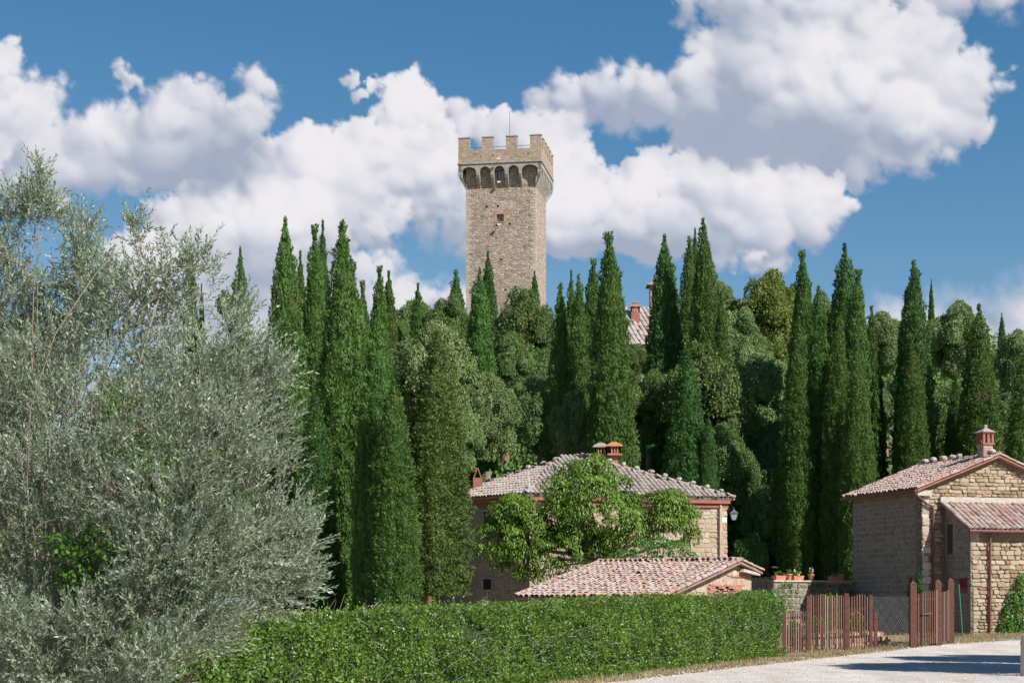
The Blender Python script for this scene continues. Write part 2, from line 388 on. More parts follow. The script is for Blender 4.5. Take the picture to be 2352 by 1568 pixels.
M_PIPE = plain('brown_downpipe_paint', (.15, .055, .05), .5, .15, 4)
M_DARK = plain('painted_opening_shade', (.012, .012, .014), .6, .2)  # near-black colour painted for the shade inside holes, flues and windows
M_GLASS = plain('window_glass', (.05, .07, .13), .08, .1, 1, 0, 1.)
M_IRON = plain('black_iron', (.022, .02, .02), .5, .2)
M_STEEL = plain('grey_steel', (.28, .29, .30), .4, .1, 5, .8)
M_GREENW = plain('green_plastic_wire', (.04, .22, .13), .5, .1)
M_WOODD = plain('dark_timber', (.09, .06, .045), .9, .3, 10)
M_PLAST = plain('pale_mortar', (.42, .38, .33), .95, .2, 7)
M_TOWER = masonry('tower_rubble', [(.27, .18, .135), (.42, .32, .24), (.52, .42, .33), (.39, .33, .29), (.57, .49, .42), (.42, .27, .20)], (.36, .30, .25), .48, 2.0, .07, .10, .07)
M_TBRICK = masonry('parapet_brick', [(.34, .23, .165), (.47, .36, .26), (.36, .31, .235), (.52, .42, .33), (.40, .27, .20)], (.40, .34, .27), .5, 2.6, .03, .06, .03)
M_TSTONE = plain('grey_dressed_stone', (.30, .285, .26), .9, .3, 3)
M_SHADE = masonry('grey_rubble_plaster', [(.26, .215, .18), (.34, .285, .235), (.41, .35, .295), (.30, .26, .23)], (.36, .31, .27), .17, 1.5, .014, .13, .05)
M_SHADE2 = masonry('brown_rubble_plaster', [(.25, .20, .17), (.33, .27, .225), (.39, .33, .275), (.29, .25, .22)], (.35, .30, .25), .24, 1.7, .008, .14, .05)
M_WALLW = masonry('warm_rubble_backing', [(.22, .165, .11), (.28, .21, .145), (.25, .19, .13)], (.19, .14, .095), .2, 1.8, .025, .10, .05)
M_PINKW = masonry('pinkish_rubble', [(.40, .31, .23), (.48, .385, .29), (.44, .33, .25), (.38, .28, .20)], (.45, .36, .28), .34, 1.6, .012, .09, .05)
M_STONE = picked('honey_stone', [(.25, .18, .12), (.35, .265, .18), (.42, .33, .235), (.38, .31, .235), (.47, .39, .29), (.33, .215, .15)], .9, .6)
M_STONEP = picked('pale_wall_stone', [(.40, .31, .22), (.47, .38, .28), (.44, .33, .25), (.50, .43, .34)], .9, .45)
M_BRICK = picked('red_brick', [(.38, .16, .11), (.44, .21, .15), (.47, .26, .20), (.34, .15, .11)], .9, .45)
M_TILE = picked('weathered_roof_tile', [(.33, .21, .175), (.38, .27, .235), (.42, .32, .29), (.36, .255, .225), (.43, .355, .325), (.40, .21, .14), (.38, .28, .245), (.27, .185, .155)], .9, .6, ((.43, .385, .345), .5), 12)
M_TILEG = picked('grey_lilac_roof_tile', [(.30, .245, .22), (.35, .295, .27), (.38, .33, .305), (.33, .27, .245), (.40, .355, .33), (.31, .22, .185), (.36, .305, .28)], .9, .55, ((.40, .37, .33), .55), 12)
M_DECK = plain('terracotta_deck', (.27, .17, .14), .95, .35, 10)  # plain terracotta colour of the deck beneath the cover tiles
M_TERR = plain('terracotta', (.48, .20, .13), .8, .25, 8)
M_LICH = plain('orange_lichen_tile', (.36, .17, .07), .9, .35, 10)
M_RIM = plain('cornice_red', (.30, .12, .09), .85, .25, 8)
M_ROCK = plain('grey_rock', (.36, .33, .29), .95, .35, 8)
M_LOG = picked('cut_log', [(.50, .38, .26), (.58, .46, .34), (.40, .28, .19), (.30, .20, .14)], .9, .3)
M_WHITE = plain('white_paint', (.75, .75, .72), .5, .08)
M_PBLUE = plain('pale_blue_plastic', (.38, .42, .48), .4, .1)
M_HUTR = plain('dark_red_boards', (.20, .03, .035), .8, .3)
M_HUTG = plain('grey_blue_sheet', (.22, .25, .32), .5, .2)

# ------------------------------------------------------------------ clouds, far behind everything
def cloud_bank():
    u0, v0, nu, nv, st = -500, -330, 860, 310, 4
    U, V, C, A = cloud_map(u0, v0, nu, nv, st)
    fade = sstep(u0, u0+180, U)*(1-sstep(u0+st*nu-200, u0+st*nu-10, U))*sstep(v0, v0+150, V)*(1-sstep(v0+st*nv-160, v0+st*nv-10, V))
    A = A*fade
    D = np.stack([(U-1176)/FPX, np.ones_like(U), (HZ-V)/FPX], -1); D /= np.linalg.norm(D, axis=-1, keepdims=True)
    P = D*3500+np.array([0, 0, EYE])
    ii = np.arange(nu*nv).reshape(nv, nu)
    F = np.stack([ii[:-1, :-1], ii[1:, :-1], ii[1:, 1:], ii[:-1, 1:]], -1).reshape(-1, 4)
    Af = A.reshape(-1); keep = (Af[F].max(1) > .002); F = F[keep]
    used = np.unique(F); remap = np.full(nu*nv, -1); remap[used] = np.arange(len(used))
    col = np.concatenate([C, A[..., None]], -1).reshape(-1, 4)[used]
    me = np_mesh('clouds', P.reshape(-1, 3)[used], [remap[F]], smooth=True, col=col)
    t = NT('cumulus'); t.m.use_transparent_shadow = True
    at_ = t.n('ShaderNodeAttribute', attribute_name='tint')
    em = t.n('ShaderNodeEmission'); t.l(at_.outputs['Color'], em.inputs[0]); em.inputs[1].default_value = .66  # clouds emit their painted light and shade
    tr = t.n('ShaderNodeBsdfTransparent'); mx = t.n('ShaderNodeMixShader')
    n = t.noise(t.pos(), .03, 6, .65)
    al = t.math('ADD', at_.outputs['Alpha'], t.math('MULTIPLY', t.math('SUBTRACT', n, .5), t.math('MULTIPLY', t.math('MULTIPLY', at_.outputs['Alpha'], t.math('SUBTRACT', 1., at_.outputs['Alpha'])), 2.6)))
    q = t.n('ShaderNodeClamp'); t.l(al, q.inputs[0])
    t.l(q.outputs[0], mx.inputs[0]); t.l(tr.outputs[0], mx.inputs[1]); t.l(em.outputs[0], mx.inputs[2]); t.l(mx.outputs[0], t.out.inputs[0])
    try: t.m.cycles.emission_sampling = 'NONE'
    except Exception: pass
    for k in range(7):                       # the cloudy sky goes on all round; unseen copies added for ambient light
        o = link('clouds', me, t.m); o['kind'] = 'structure'; o.rotation_euler = (0, 0, math.radians(360/7*k)); o.location = (0, 0, 0)
cloud_bank()

# ------------------------------------------------------------------ terrain
def G(x, y):
    x = np.asarray(x, float); y = np.asarray(y, float)
    z = .02*np.clip(y-50, 0, 25)
    hill = .275*np.clip(y-84, 0, 106)+.012*np.clip(y-84, 0, 20)
    side = .25+.75*sstep(-45, -8, x)
    z = z+hill*side-.10*np.clip(y-215, 0, 300)*side*.9
    terr = sstep(66.6, 67.4, y+.12*(x-12))*sstep(9.2, 10.2, x)*(1-sstep(84, 110, y))
    z = z+1.35*terr
    z = z-.0
    z = z+.10*fbm(x/9, y/9, 0, 3, 3)*sstep(60, 90, y)
    z = z-1.3*sstep(-3.5, -7, x)*(1-sstep(30, 60, y))
    return z
def g1(x, y): return float(G(np.array([x]), np.array([y]))[0])
def sheet(name, xs, ys, zf, mat, kind='structure', smooth=True):
    X, Y = np.meshgrid(xs, ys); Z = zf(X, Y); nx, ny = len(xs), len(ys)
    ii = np.arange(nx*ny).reshape(ny, nx); F = np.stack([ii[:-1, :-1], ii[:-1, 1:], ii[1:, 1:], ii[1:, :-1]], -1).reshape(-1, 4)
    o = link(name, np_mesh(name, np.stack([X, Y, Z], -1).reshape(-1, 3), [F], smooth=smooth), mat); o['kind'] = kind; return o
t = NT('dry_ground'); p = t.pos()
n1 = t.noise(p, 1.3, 8, .7); n2 = t.noise(p, 14, 6, .7); n3 = t.noise(p, .25, 3)
c = t.ramp(n1, [(.3, (.17, .115, .07)), (.5, (.30, .215, .13)), (.7, (.40, .31, .19))])
c = t.mix(t.ramp(n3, [(.42, 0.), (.6, .75)]), c, (.09, .11, .045)); c = t.mix(.6, c, t.ramp(n2, [(.3, .5), (.7, 1.)]), 'MULTIPLY')
M_GROUND = t.done(c, .95, t.bump(n2, .03, 1.), .1)
xs = np.unique(np.concatenate([np.linspace(-900, -60, 20), np.arange(-60, 80, 1.), np.linspace(80, 1200, 24)]))
ys = np.unique(np.concatenate([np.linspace(-200, 10, 12), np.arange(10, 76, .6), np.arange(76, 230, 2.), np.linspace(230, 3000, 24)]))
sheet('ground', xs, ys, G, M_GROUND)
t = NT('white_gravel'); p = t.pos()
n1 = t.noise(p, .7, 6, .65); n2 = t.noise(p, 30, 5, .75); n3 = t.noise(t.mapping(p, (1, .25, 1)), 2.2, 4, .6)
v = t.n('ShaderNodeTexVoronoi', feature='F1'); t.val(v, Scale=22.); t.l(p, v.inputs['Vector'])
wv_ = t.noise(t.mapping(p, (.9, .10, 1)), 1.6, 3, .5)
c = t.ramp(n1, [(.3, (.49, .435, .395)), (.55, (.61, .555, .515)), (.75, (.68, .63, .59))])
c = t.mix(.5, c, t.ramp(n2, [(.3, .62), (.65, 1.05)]), 'MULTIPLY'); c = t.mix(t.ramp(n3, [(.54, 0.), (.70, .55)]), c, (.40, .32, .24))
vs = t.n('ShaderNodeSeparateColor'); t.l(v.outputs['Color'], vs.inputs[0]); c = t.mix(.35, c, t.ramp(vs.outputs[0], [(0., .6), (1., 1.08)]), 'MULTIPLY')
c = t.mix(.5, c, t.ramp(wv_, [(.35, .78), (.6, 1.03)]), 'MULTIPLY')
M_ROAD = t.done(c, .95, t.bump(t.math('ADD', n2, t.math('MULTIPLY', v.outputs['Distance'], .6)), .02, 1.), .12)
def road_x(y):
    e = [(-200, -110), (10, -9.2), (31, 1.85), (40.6, 6.65), (47.8, 10.55), (52, 12.7), (56, 17.0), (60.3, 18.6), (64, 21.6), (80, 30), (200, 80)]
    return np.interp(y, [a for a, b in e], [b for a, b in e])
ysr = np.unique(np.concatenate([np.arange(-40, 16, 4.), np.arange(16, 75, .35)])); wr = np.linspace(0, 1, 46)**1.5
Yr, Wr = np.meshgrid(ysr, wr, indexing='ij'); X0 = road_x(Yr)+.28*fbm(Yr/1.3, Yr*0, 0, 3, 5); Xr = X0+Wr*(70-X0)
Zr = G(Xr, Yr)+.012; nr, nc = Xr.shape; ii = np.arange(nr*nc).reshape(nr, nc)
o = link('gravel_road', np_mesh('gravel_road', np.stack([Xr, Yr, Zr], -1).reshape(-1, 3), [np.stack([ii[:-1, :-1], ii[:-1, 1:], ii[1:, 1:], ii[1:, :-1]], -1).reshape(-1, 4)], smooth=True), M_ROAD); o['kind'] = 'structure'

def pebbles():
    n = 5200; y = RS.uniform(25, 62, n); x0 = road_x(y); k = RS.rand(n); x = x0+np.where(k < .5, RS.randn(n)*.45, RS.rand(n)*9); P = np.stack([x, y, G(x, y)+.012], 1); r = RS.uniform(.008, .032, n)
    o6 = np.array([(1, 0, 0), (0, 1, 0), (-1, 0, 0), (0, -1, 0), (0, 0, .6), (0, 0, -.4)]); V = P[:, None]+o6[None]*(r[:, None, None]*RS.uniform(.7, 1.3, (n, 6, 1)))
    F = np.concatenate([np.arange(n)[:, None]*6+np.array(f) for f in ((0, 1, 4), (1, 2, 4), (2, 3, 4), (3, 0, 4))]); o = link('pebbles', np_mesh('pebbles', V.reshape(-1, 3), [F]), plain('pebble_stone', (.42, .38, .34), .95, .4, 2)); o['kind'] = 'stuff'; o['label'] = 'loose pebbles strewn over the gravel road and its edge'
pebbles()
# ------------------------------------------------------------------ leaves
def leaves(P, D, N, L, W, fold=0.):
    D = D/np.linalg.norm(D, axis=1, keepdims=True); Sx = np.cross(D, N); Sx /= np.maximum(np.linalg.norm(Sx, axis=1, keepdims=True), 1e-6)
    L = L[:, None]; W = W[:, None]; mid = P+D*L*.45
    V = np.stack([P, mid+Sx*W/2, P+D*L, mid-Sx*W/2], 1).reshape(-1, 3)
    F = np.arange(len(V)).reshape(-1, 4); return V, F
def rdir(n): v = RS.normal(size=(n, 3)); return v/np.linalg.norm(v, axis=1, keepdims=True)
class Fol:
    def __init__(s): s.V = []; s.F = []; s.R = []; s.n = 0
    def add(s, V, F, r): s.V.append(V); s.F.append(F+s.n); s.R.append(r); s.n += len(V)
    def leaf(s, P, D, N, L, W, r=None):
        V, F = leaves(P, D, N, L, W)
        if r is None: r = RS.rand(len(P))
        s.add(V, F, np.repeat(r, 4))
    def mesh(s, name): 
        F = {}
        for f in s.F: F.setdefault(f.shape[1], []).append(f)
        return np_mesh(name, np.concatenate(s.V), [np.concatenate(f) for f in F.values()], rnd=np.concatenate(s.R))
def lathe(c, zs, rs, n, f, sx=1.):
    th = np.arange(n)*2*math.pi/n; V = np.concatenate([np.stack([c[0]+r*np.cos(th), c[1]+r*np.sin(th), np.full(n, c[2]+z)], 1) for z, r in zip(zs, rs)])
    F = np.array([(i*n+k, i*n+(k+1) % n, (i+1)*n+(k+1) % n, (i+1)*n+k) for i in range(len(zs)-1) for k in range(n)])
    f.add(V, F, np.full(len(V), .25))

def cypress_variant(seed, H=16., R=1.35, n=42000, subs=7, slim=1., ragged=.12, tip_lean=0.):
    rs = np.random.RandomState(seed); f = Fol()
    sp = [(0., 0., 0., H, R*.82, .27)]
    for k in range(subs):
        a = 2*math.pi*(k+rs.uniform(-.3, .3))/subs; q = R*rs.uniform(.42, .72); h = H*rs.uniform(.45, .95)
        sp.append((q*math.cos(a), q*math.sin(a), 0., h, R*rs.uniform(.42, .58), rs.uniform(.3, .5)))
    def prof(t, R0, tm): return R0*np.where(t < tm, .80+.20*np.sin(t/tm*math.pi/2), np.clip(1-((t-tm)/(1-tm))**2.5, 0, 1)**.9)
    def lean(z): return tip_lean*np.clip((z/H-.75)/.25, 0, 1)**2
    area = np.array([h*r for (_, _, _, h, r, _) in sp]); cnt = (n*area/area.sum()*1.0).astype(int)
    for i, (cx, cy, cz, h, r, tm) in enumerate(sp):
        m = cnt[i]; t = rs.rand(m*2); keep = rs.rand(m*2) < (prof(t, 1., tm)+.12); t = t[keep]; m = len(t)
        a = rs.rand(m)*2*math.pi; rr = prof(t, r, tm)
        # pull the stem of each spire towards the axis as it rises
        k = (1-.55*t*(h/H)); ax = cx*k; ay = cy*k; z = t*h
        nx, ny = np.cos(a), np.sin(a)
        bx, by = ax+rr*nx, ay+rr*ny
        d = fbm(bx*1.9+seed, by*1.9, z*.75, 3, seed+i, .6)
        d2 = fbm(bx*4.2+seed, by*4.2, z*2.4, 2, seed+50+i)
        d3 = np.abs(vnoise(bx*3.1+seed, by*3.1, z*1.9, seed+77))+.5*np.abs(vnoise(bx*6.5, by*6.5+seed, z*4.2, seed+78)); rr2 = rr*(1+ragged*1.5*d)+.05*d2+.30*(d3-.45)-.08*rs.rand(m)**2
        x, y = ax+rr2*nx, ay+rr2*ny
        ok = np.ones(m, bool)
        for j, (qx, qy, _, qh, qr, qt) in enumerate(sp):
            if j == i: continue
            tt = np.clip(z/qh, 0, 1); kk = (1-.55*tt*(qh/H)); rj = prof(tt, qr, qt)*(z < qh)
            ok &= (np.hypot(x-qx*kk, y-qy*kk) > rj*.80)
        x, y, z, nx, ny = x[ok], y[ok], z[ok], nx[ok], ny[ok]; m = len(x); d2 = d2[ok]; d = d[ok]; d3 = d3[ok]
        x = x+lean(z)
        P = np.stack([x, y, z], 1); out = np.stack([nx, ny, np.zeros(m)], 1)
        D = out*.5+np.array([0, 0, .9])+rdir(m)*.62; N = out+rdir(m)*.85
        f.leaf(P-D*.05, D, N, rs.uniform(.10, .22, m), rs.uniform(.05, .09, m), np.clip(.30+.4*d+.35*d3+.2*rs.randn(m), 0, 1))
        zs = np.linspace(0, 1, 14); rz = prof(zs, r, tm)*.80; K = (1-.55*zs*(h/H))
        th = np.arange(9)*2*math.pi/9
        V = np.concatenate([np.stack([cx*K[q]+lean(zs[q]*h)+rz[q]*np.cos(th), cy*K[q]+rz[q]*np.sin(th), np.full(9, zs[q]*h*.985)], 1) for q in range(14)])
        F = np.array([(q*9+w_, q*9+(w_+1) % 9, (q+1)*9+(w_+1) % 9, (q+1)*9+w_) for q in range(13) for w_ in range(9)])
        f.add(V, F, np.full(len(V), .1))
    return f.mesh('cypress_crown')
def oak_variant(seed, n=42000, W=4., H=7., lumps=34, leaf=.17):
    """crown of many clumps; unit: half-width W, crown height H, bottom at z=0"""
    rs = np.random.RandomState(seed); f = Fol(); L = []
    for k in range(lumps):
        while True:
            p = rs.uniform(-1, 1, 3)
            if np.linalg.norm(p) < 1: break
        p = p/max(np.linalg.norm(p), .01)*np.linalg.norm(p)**.45
        w = .80 if p[2] > -.2 else .80*(1+.35*(p[2]+.2))
        L.append((p[0]*W*w, p[1]*W*w, H*.5+p[2]*H*.40, rs.uniform(.26, .40)*W*(.8 if p[2] > .5 else 1)))
    L.append((0, 0, H*.5, W*.62)); A = np.array([l[3]**2 for l in L]); cnt = (n*1.7*A/A.sum()).astype(int)
    for i, (cx, cy, cz, r) in enumerate(L):
        m = cnt[i]; v = rdir(m); v[:, 2] = np.where(v[:, 2] < -.5, -v[:, 2], v[:, 2])
        P = np.array([cx, cy, cz])+v*r
        d = fbm(P[:, 0]*.9+seed, P[:, 1]*.9, P[:, 2]*.9, 3, seed+i); d2 = 1.6*np.abs(fbm(P[:, 0]*1.9, P[:, 1]*1.9, P[:, 2]*1.9, 2, seed+90))-.4
        P = np.array([cx, cy, cz])+v*(r*(1+.42*d+.24*d2)-.15*rs.rand(m)**2+.25*(rs.rand(m) < .08)*rs.rand(m))[:, None]
        ok = np.ones(m, bool)
        for j, (qx, qy, qz, qr) in enumerate(L):
            if j != i: ok &= (np.linalg.norm(P-np.array([qx, qy, qz]), axis=1) > qr*.80)
        ok &= ~((d2 < -.28) & (rs.rand(m) < .75))
        P, v, d, d2 = P[ok], v[ok], d[ok], d2[ok]; m = len(P)
        D = v*.5+rdir(m)+np.array([0, 0, -.1]); N = v*.9+rdir(m)*.8+np.array([0, 0, .3])
        f.leaf(P, D, N, rs.uniform(.6, 1.3, m)*leaf*1.25, rs.uniform(.6, 1.2, m)*leaf*.75, np.clip(.45+.45*d+.4*d2+.2*rs.randn(m), 0, 1))
        n8 = 8; zs = np.linspace(-math.pi/2, math.pi/2, 6)
        lathe((cx, cy, cz), r*.66*np.sin(zs), r*.66*np.cos(zs), n8, f)
    return f.mesh('oak_crown')
CY = [cypress_variant(101+7*i, subs=s, ragged=r, tip_lean=tl, n=nn) for i, (s, r, tl, nn) in enumerate([(7, .12, 0, 60000), (5, .10, .15, 52000), (8, .16, 0, 60000), (3, .10, 0, 36000), (6, .14, -.2, 52000)])]
OK_ = [oak_variant(201+3*i, lumps=l, n=nn) for i, (l, nn) in enumerate([(34, 46000), (26, 40000), (44, 46000), (30, 38000)])]
def trunk_mesh(h, r, seed=0):
    rs = np.random.RandomState(seed); b = MB()
    pts = [(0, 0, -.15)]+[(rs.uniform(-.04, .04)*h*.2, rs.uniform(-.04, .04)*h*.2, h*k/4) for k in (1, 2, 3, 4)]
    b.tube(pts, [r*1.35, r, r*.85, r*.7, r*.4], 9); return b.mesh('trunk', True)
TR = [trunk_mesh(1., .02, 5), trunk_mesh(1., .06, 6)]
def use(mesh, name, mat, parent, scale, rz, loc=(0, 0, 0)):
    o = bpy.data.objects.new(name, mesh); COL.objects.link(o); o.parent = parent; o.scale = scale; o.rotation_euler = (0, 0, rz); o.location = loc
    if len(mesh.materials) == 0: mesh.materials.append(mat)
    o.material_slots[0].link = 'OBJECT'; o.material_slots[0].material = mat
    return o
def cypress(u, v, hw, d, var, mat, label, rz=None, lift=0., name='cypress_tree'):
    hw *= 1.4 if d >= 88 else (1.2 if d >= 78 else 1.05)
    x = (u-1176)/FPX*d; z0 = g1(x, d)+lift; H = EYE+(HZ-v)/FPX*d-z0; R = hw/FPX*d
    t = thing(name, label, 'tree', (x, d, z0), 0, 'tall cypress trees')
    use(CY[var], 'crown', mat, t, (R/1.08, R/1.08, H/16.05), RS.uniform(0, 6.28) if rz is None else rz, (0, 0, .02*H))
    use(TR[0], 'trunk', M_BARK, t, (H*.8, H*.8, H*.5), 0); return t
def oak(u, v, hw, d, var, mat, label, bot=None, group='broadleaf trees on the slope', name='oak_tree', xy=None, cat='tree'):
    x = (u-1176)/FPX*d; z0 = g1(x, d); top = EYE+(HZ-v)/FPX*d; R = hw/FPX*d; H = top-z0
    b = max(.15, .12*H) if bot is None else max(.1, EYE+(HZ-bot)/FPX*d-z0)
    t = thing(name, label, cat, (x, d, z0), 0, group)
    b = max(b, H-3.1*R); use(OK_[var], 'crown', mat, t, (R/3.7, R/3.7, (H-b)/7.3), RS.uniform(0, 6.28), (0, 0, b))
    use(TR[1], 'trunk', M_BARK, t, (H*.5, H*.5, H*.6), RS.uniform(0, 6)); return t

# (tip column, tip row, half-width, distance, variant, tone, label)
for a in [
 (655, 515, 47, 68, 0, M_CYP, 'tall cypress beside the olive, its tip bent over to the left'),
 (690, 592, 24, 76, 3, M_CYP, 'thin cypress tip just right of the cypress with the bent tip'),
 (722, 532, 36, 72, 1, M_CYP, 'blunt-topped cypress in the left group, left of the tallest broad one'),
 (741, 524, 22, 78, 3, M_CYPD, 'narrow dark cypress tip behind the blunt-topped cypress in the left group'),
 (787, 522, 54, 64, 2, M_CYP, 'tallest broad cypress in the middle of the left group, with a brown gap high up'),
 (836, 658, 27, 68, 1, M_CYP, 'pointed cypress half hidden right behind the tallest broad one'),
 (868, 722, 47, 58, 0, M_CYP, 'broad bright cypress at the front of the left group, behind the hedge'),
 (725, 905, 44, 62, 4, M_CYPD, 'low shaded cypress pressed between the olive and the broad left cypress'),
 (903, 880, 50, 56.5, 0, M_CYP, 'lowest bright cypress at the right foot of the left group, round-shouldered'),
 (870, 622, 22, 98, 1, M_CYP, 'short cypress standing behind the left group against white cloud'),
 (893, 633, 20, 99, 3, M_CYP, 'short twin cypress tip touching the cloud, right of its like'),
 (960, 660, 20, 104, 3, M_CYP, 'small cypress rising over the woods between left group and tower'),
 (1047, 626, 21, 122, 2, M_CYPD, 'small stout dark cypress just left of the tower wall'),
 (1101, 628, 29, 98, 0, M_CYP, 'mid-sized cypress overlapping the left edge of the tower'),
 (1121, 588, 19, 118, 3, M_CYPD, 'slim dark cypress in front of the tower wall'),
 (1228, 628, 12, 145, 3, M_CYPD, 'tiny cypress tip at the right corner foot of the tower'),
 (1288, 662, 30, 86, 2, M_CYP, 'cypress first right of the tower, above the farmhouse roof'),
 (1312, 633, 17, 92, 3, M_CYP, 'thin cypress with second highest tip in the trio right of the tower'),
 (1330, 642, 29, 85, 4, M_CYP, 'right cypress of the trio above the farmhouse, bushy lower down'),
 (1363, 604, 24, 102, 1, M_CYP, 'pale green cypress behind, left of the tall one with the blunt tip'),
 (1402, 549, 42, 82, 1, M_CYP, 'tall cypress with blunt tip directly above the twin farmhouse chimneys'),
 (1526, 551, 32, 98, 0, M_CYPD, 'dark cypress hiding the bell turret of the hilltop house'),
 (1583, 553, 23, 104, 2, M_CYP, 'cypress with pale foot, left of the highest one on the hill'),
 (1596, 537, 15, 108, 3, M_CYPD, 'narrow cypress tip wedged left behind the highest one on the hill'),
 (1619, 516, 28, 96, 4, M_CYP, 'highest-reaching cypress on the hill, right of the hilltop house'),
 (1657, 678, 19, 92, 3, M_CYP, 'short thin cypress at the right foot of the highest one on the hill'),
 (1578, 812, 43, 82, 0, M_CYPD, 'squat dark cypress above the right half of the farmhouse roof'),
 (1627, 955, 20, 81, 3, M_CYPD, 'little dark cypress touching the farmhouse roof edge'),
 (1845, 588, 26, 90, 1, M_CYP, 'cypress with a stray side shoot near its tip, left in the right group'),
 (1834, 738, 34, 80, 0, M_CYP, 'front left cypress of the right group, evenly tapered'),
 (1880, 668, 34, 84, 2, M_CYP, 'cypress in the right group between the side-shoot one and the highest'),
 (1940, 574, 42, 84, 0, M_CYPD, 'highest cypress of the right group'),
 (1924, 728, 30, 79, 4, M_CYP, 'cypress in front of the highest of the right group'),
 (1966, 632, 34, 81, 1, M_CYP, 'cypress joined to the right side of the highest of the right group'),
 (1968, 800, 30, 76, 2, M_CYP, 'cypress with dead grey patches above the stone barn eaves'),
 (2002, 714, 27, 84, 3, M_CYP, 'rightmost cypress of the right group'),
 (2100, 609, 38, 80, 4, M_CYPD, 'tall cypress above the stone barn roof with dark left side'),
 (2082, 678, 22, 83, 3, M_CYPD, 'narrow cypress shaded on the left of the tall one over the barn roof'),
 (2095, 778, 34, 76, 1, M_CYP, 'shorter cypress in front of the tall one over the barn roof'),
 (2139, 648, 7, 135, 3, M_CYPD, 'tiny far cypress tip between the barn roof cypresses'),
 (2249, 711, 40, 78, 0, M_CYP, 'cypress right behind the barn chimney'),
 (2195, 868, 24, 80, 3, M_CYP, 'small green cypress low between the two above the barn'),
 (2301, 724, 9, 135, 3, M_CYPD, 'tiny far cypress tip near the right edge of the view'),
 (2356, 800, 42, 74, 2, M_CYP, 'cypress cut by the right edge of the view'),
 (552, 582, 24, 88, 0, M_CYPD, 'lone cypress between the olive and the left group'),
 (437, 572, 17, 92, 3, M_CYPD, 'cypress tip seen through the olive twigs'),
 (463, 665, 10, 90, 3, M_CYPD, 'little cypress tip beside the one seen through the olive'),
]: cypress(*a)
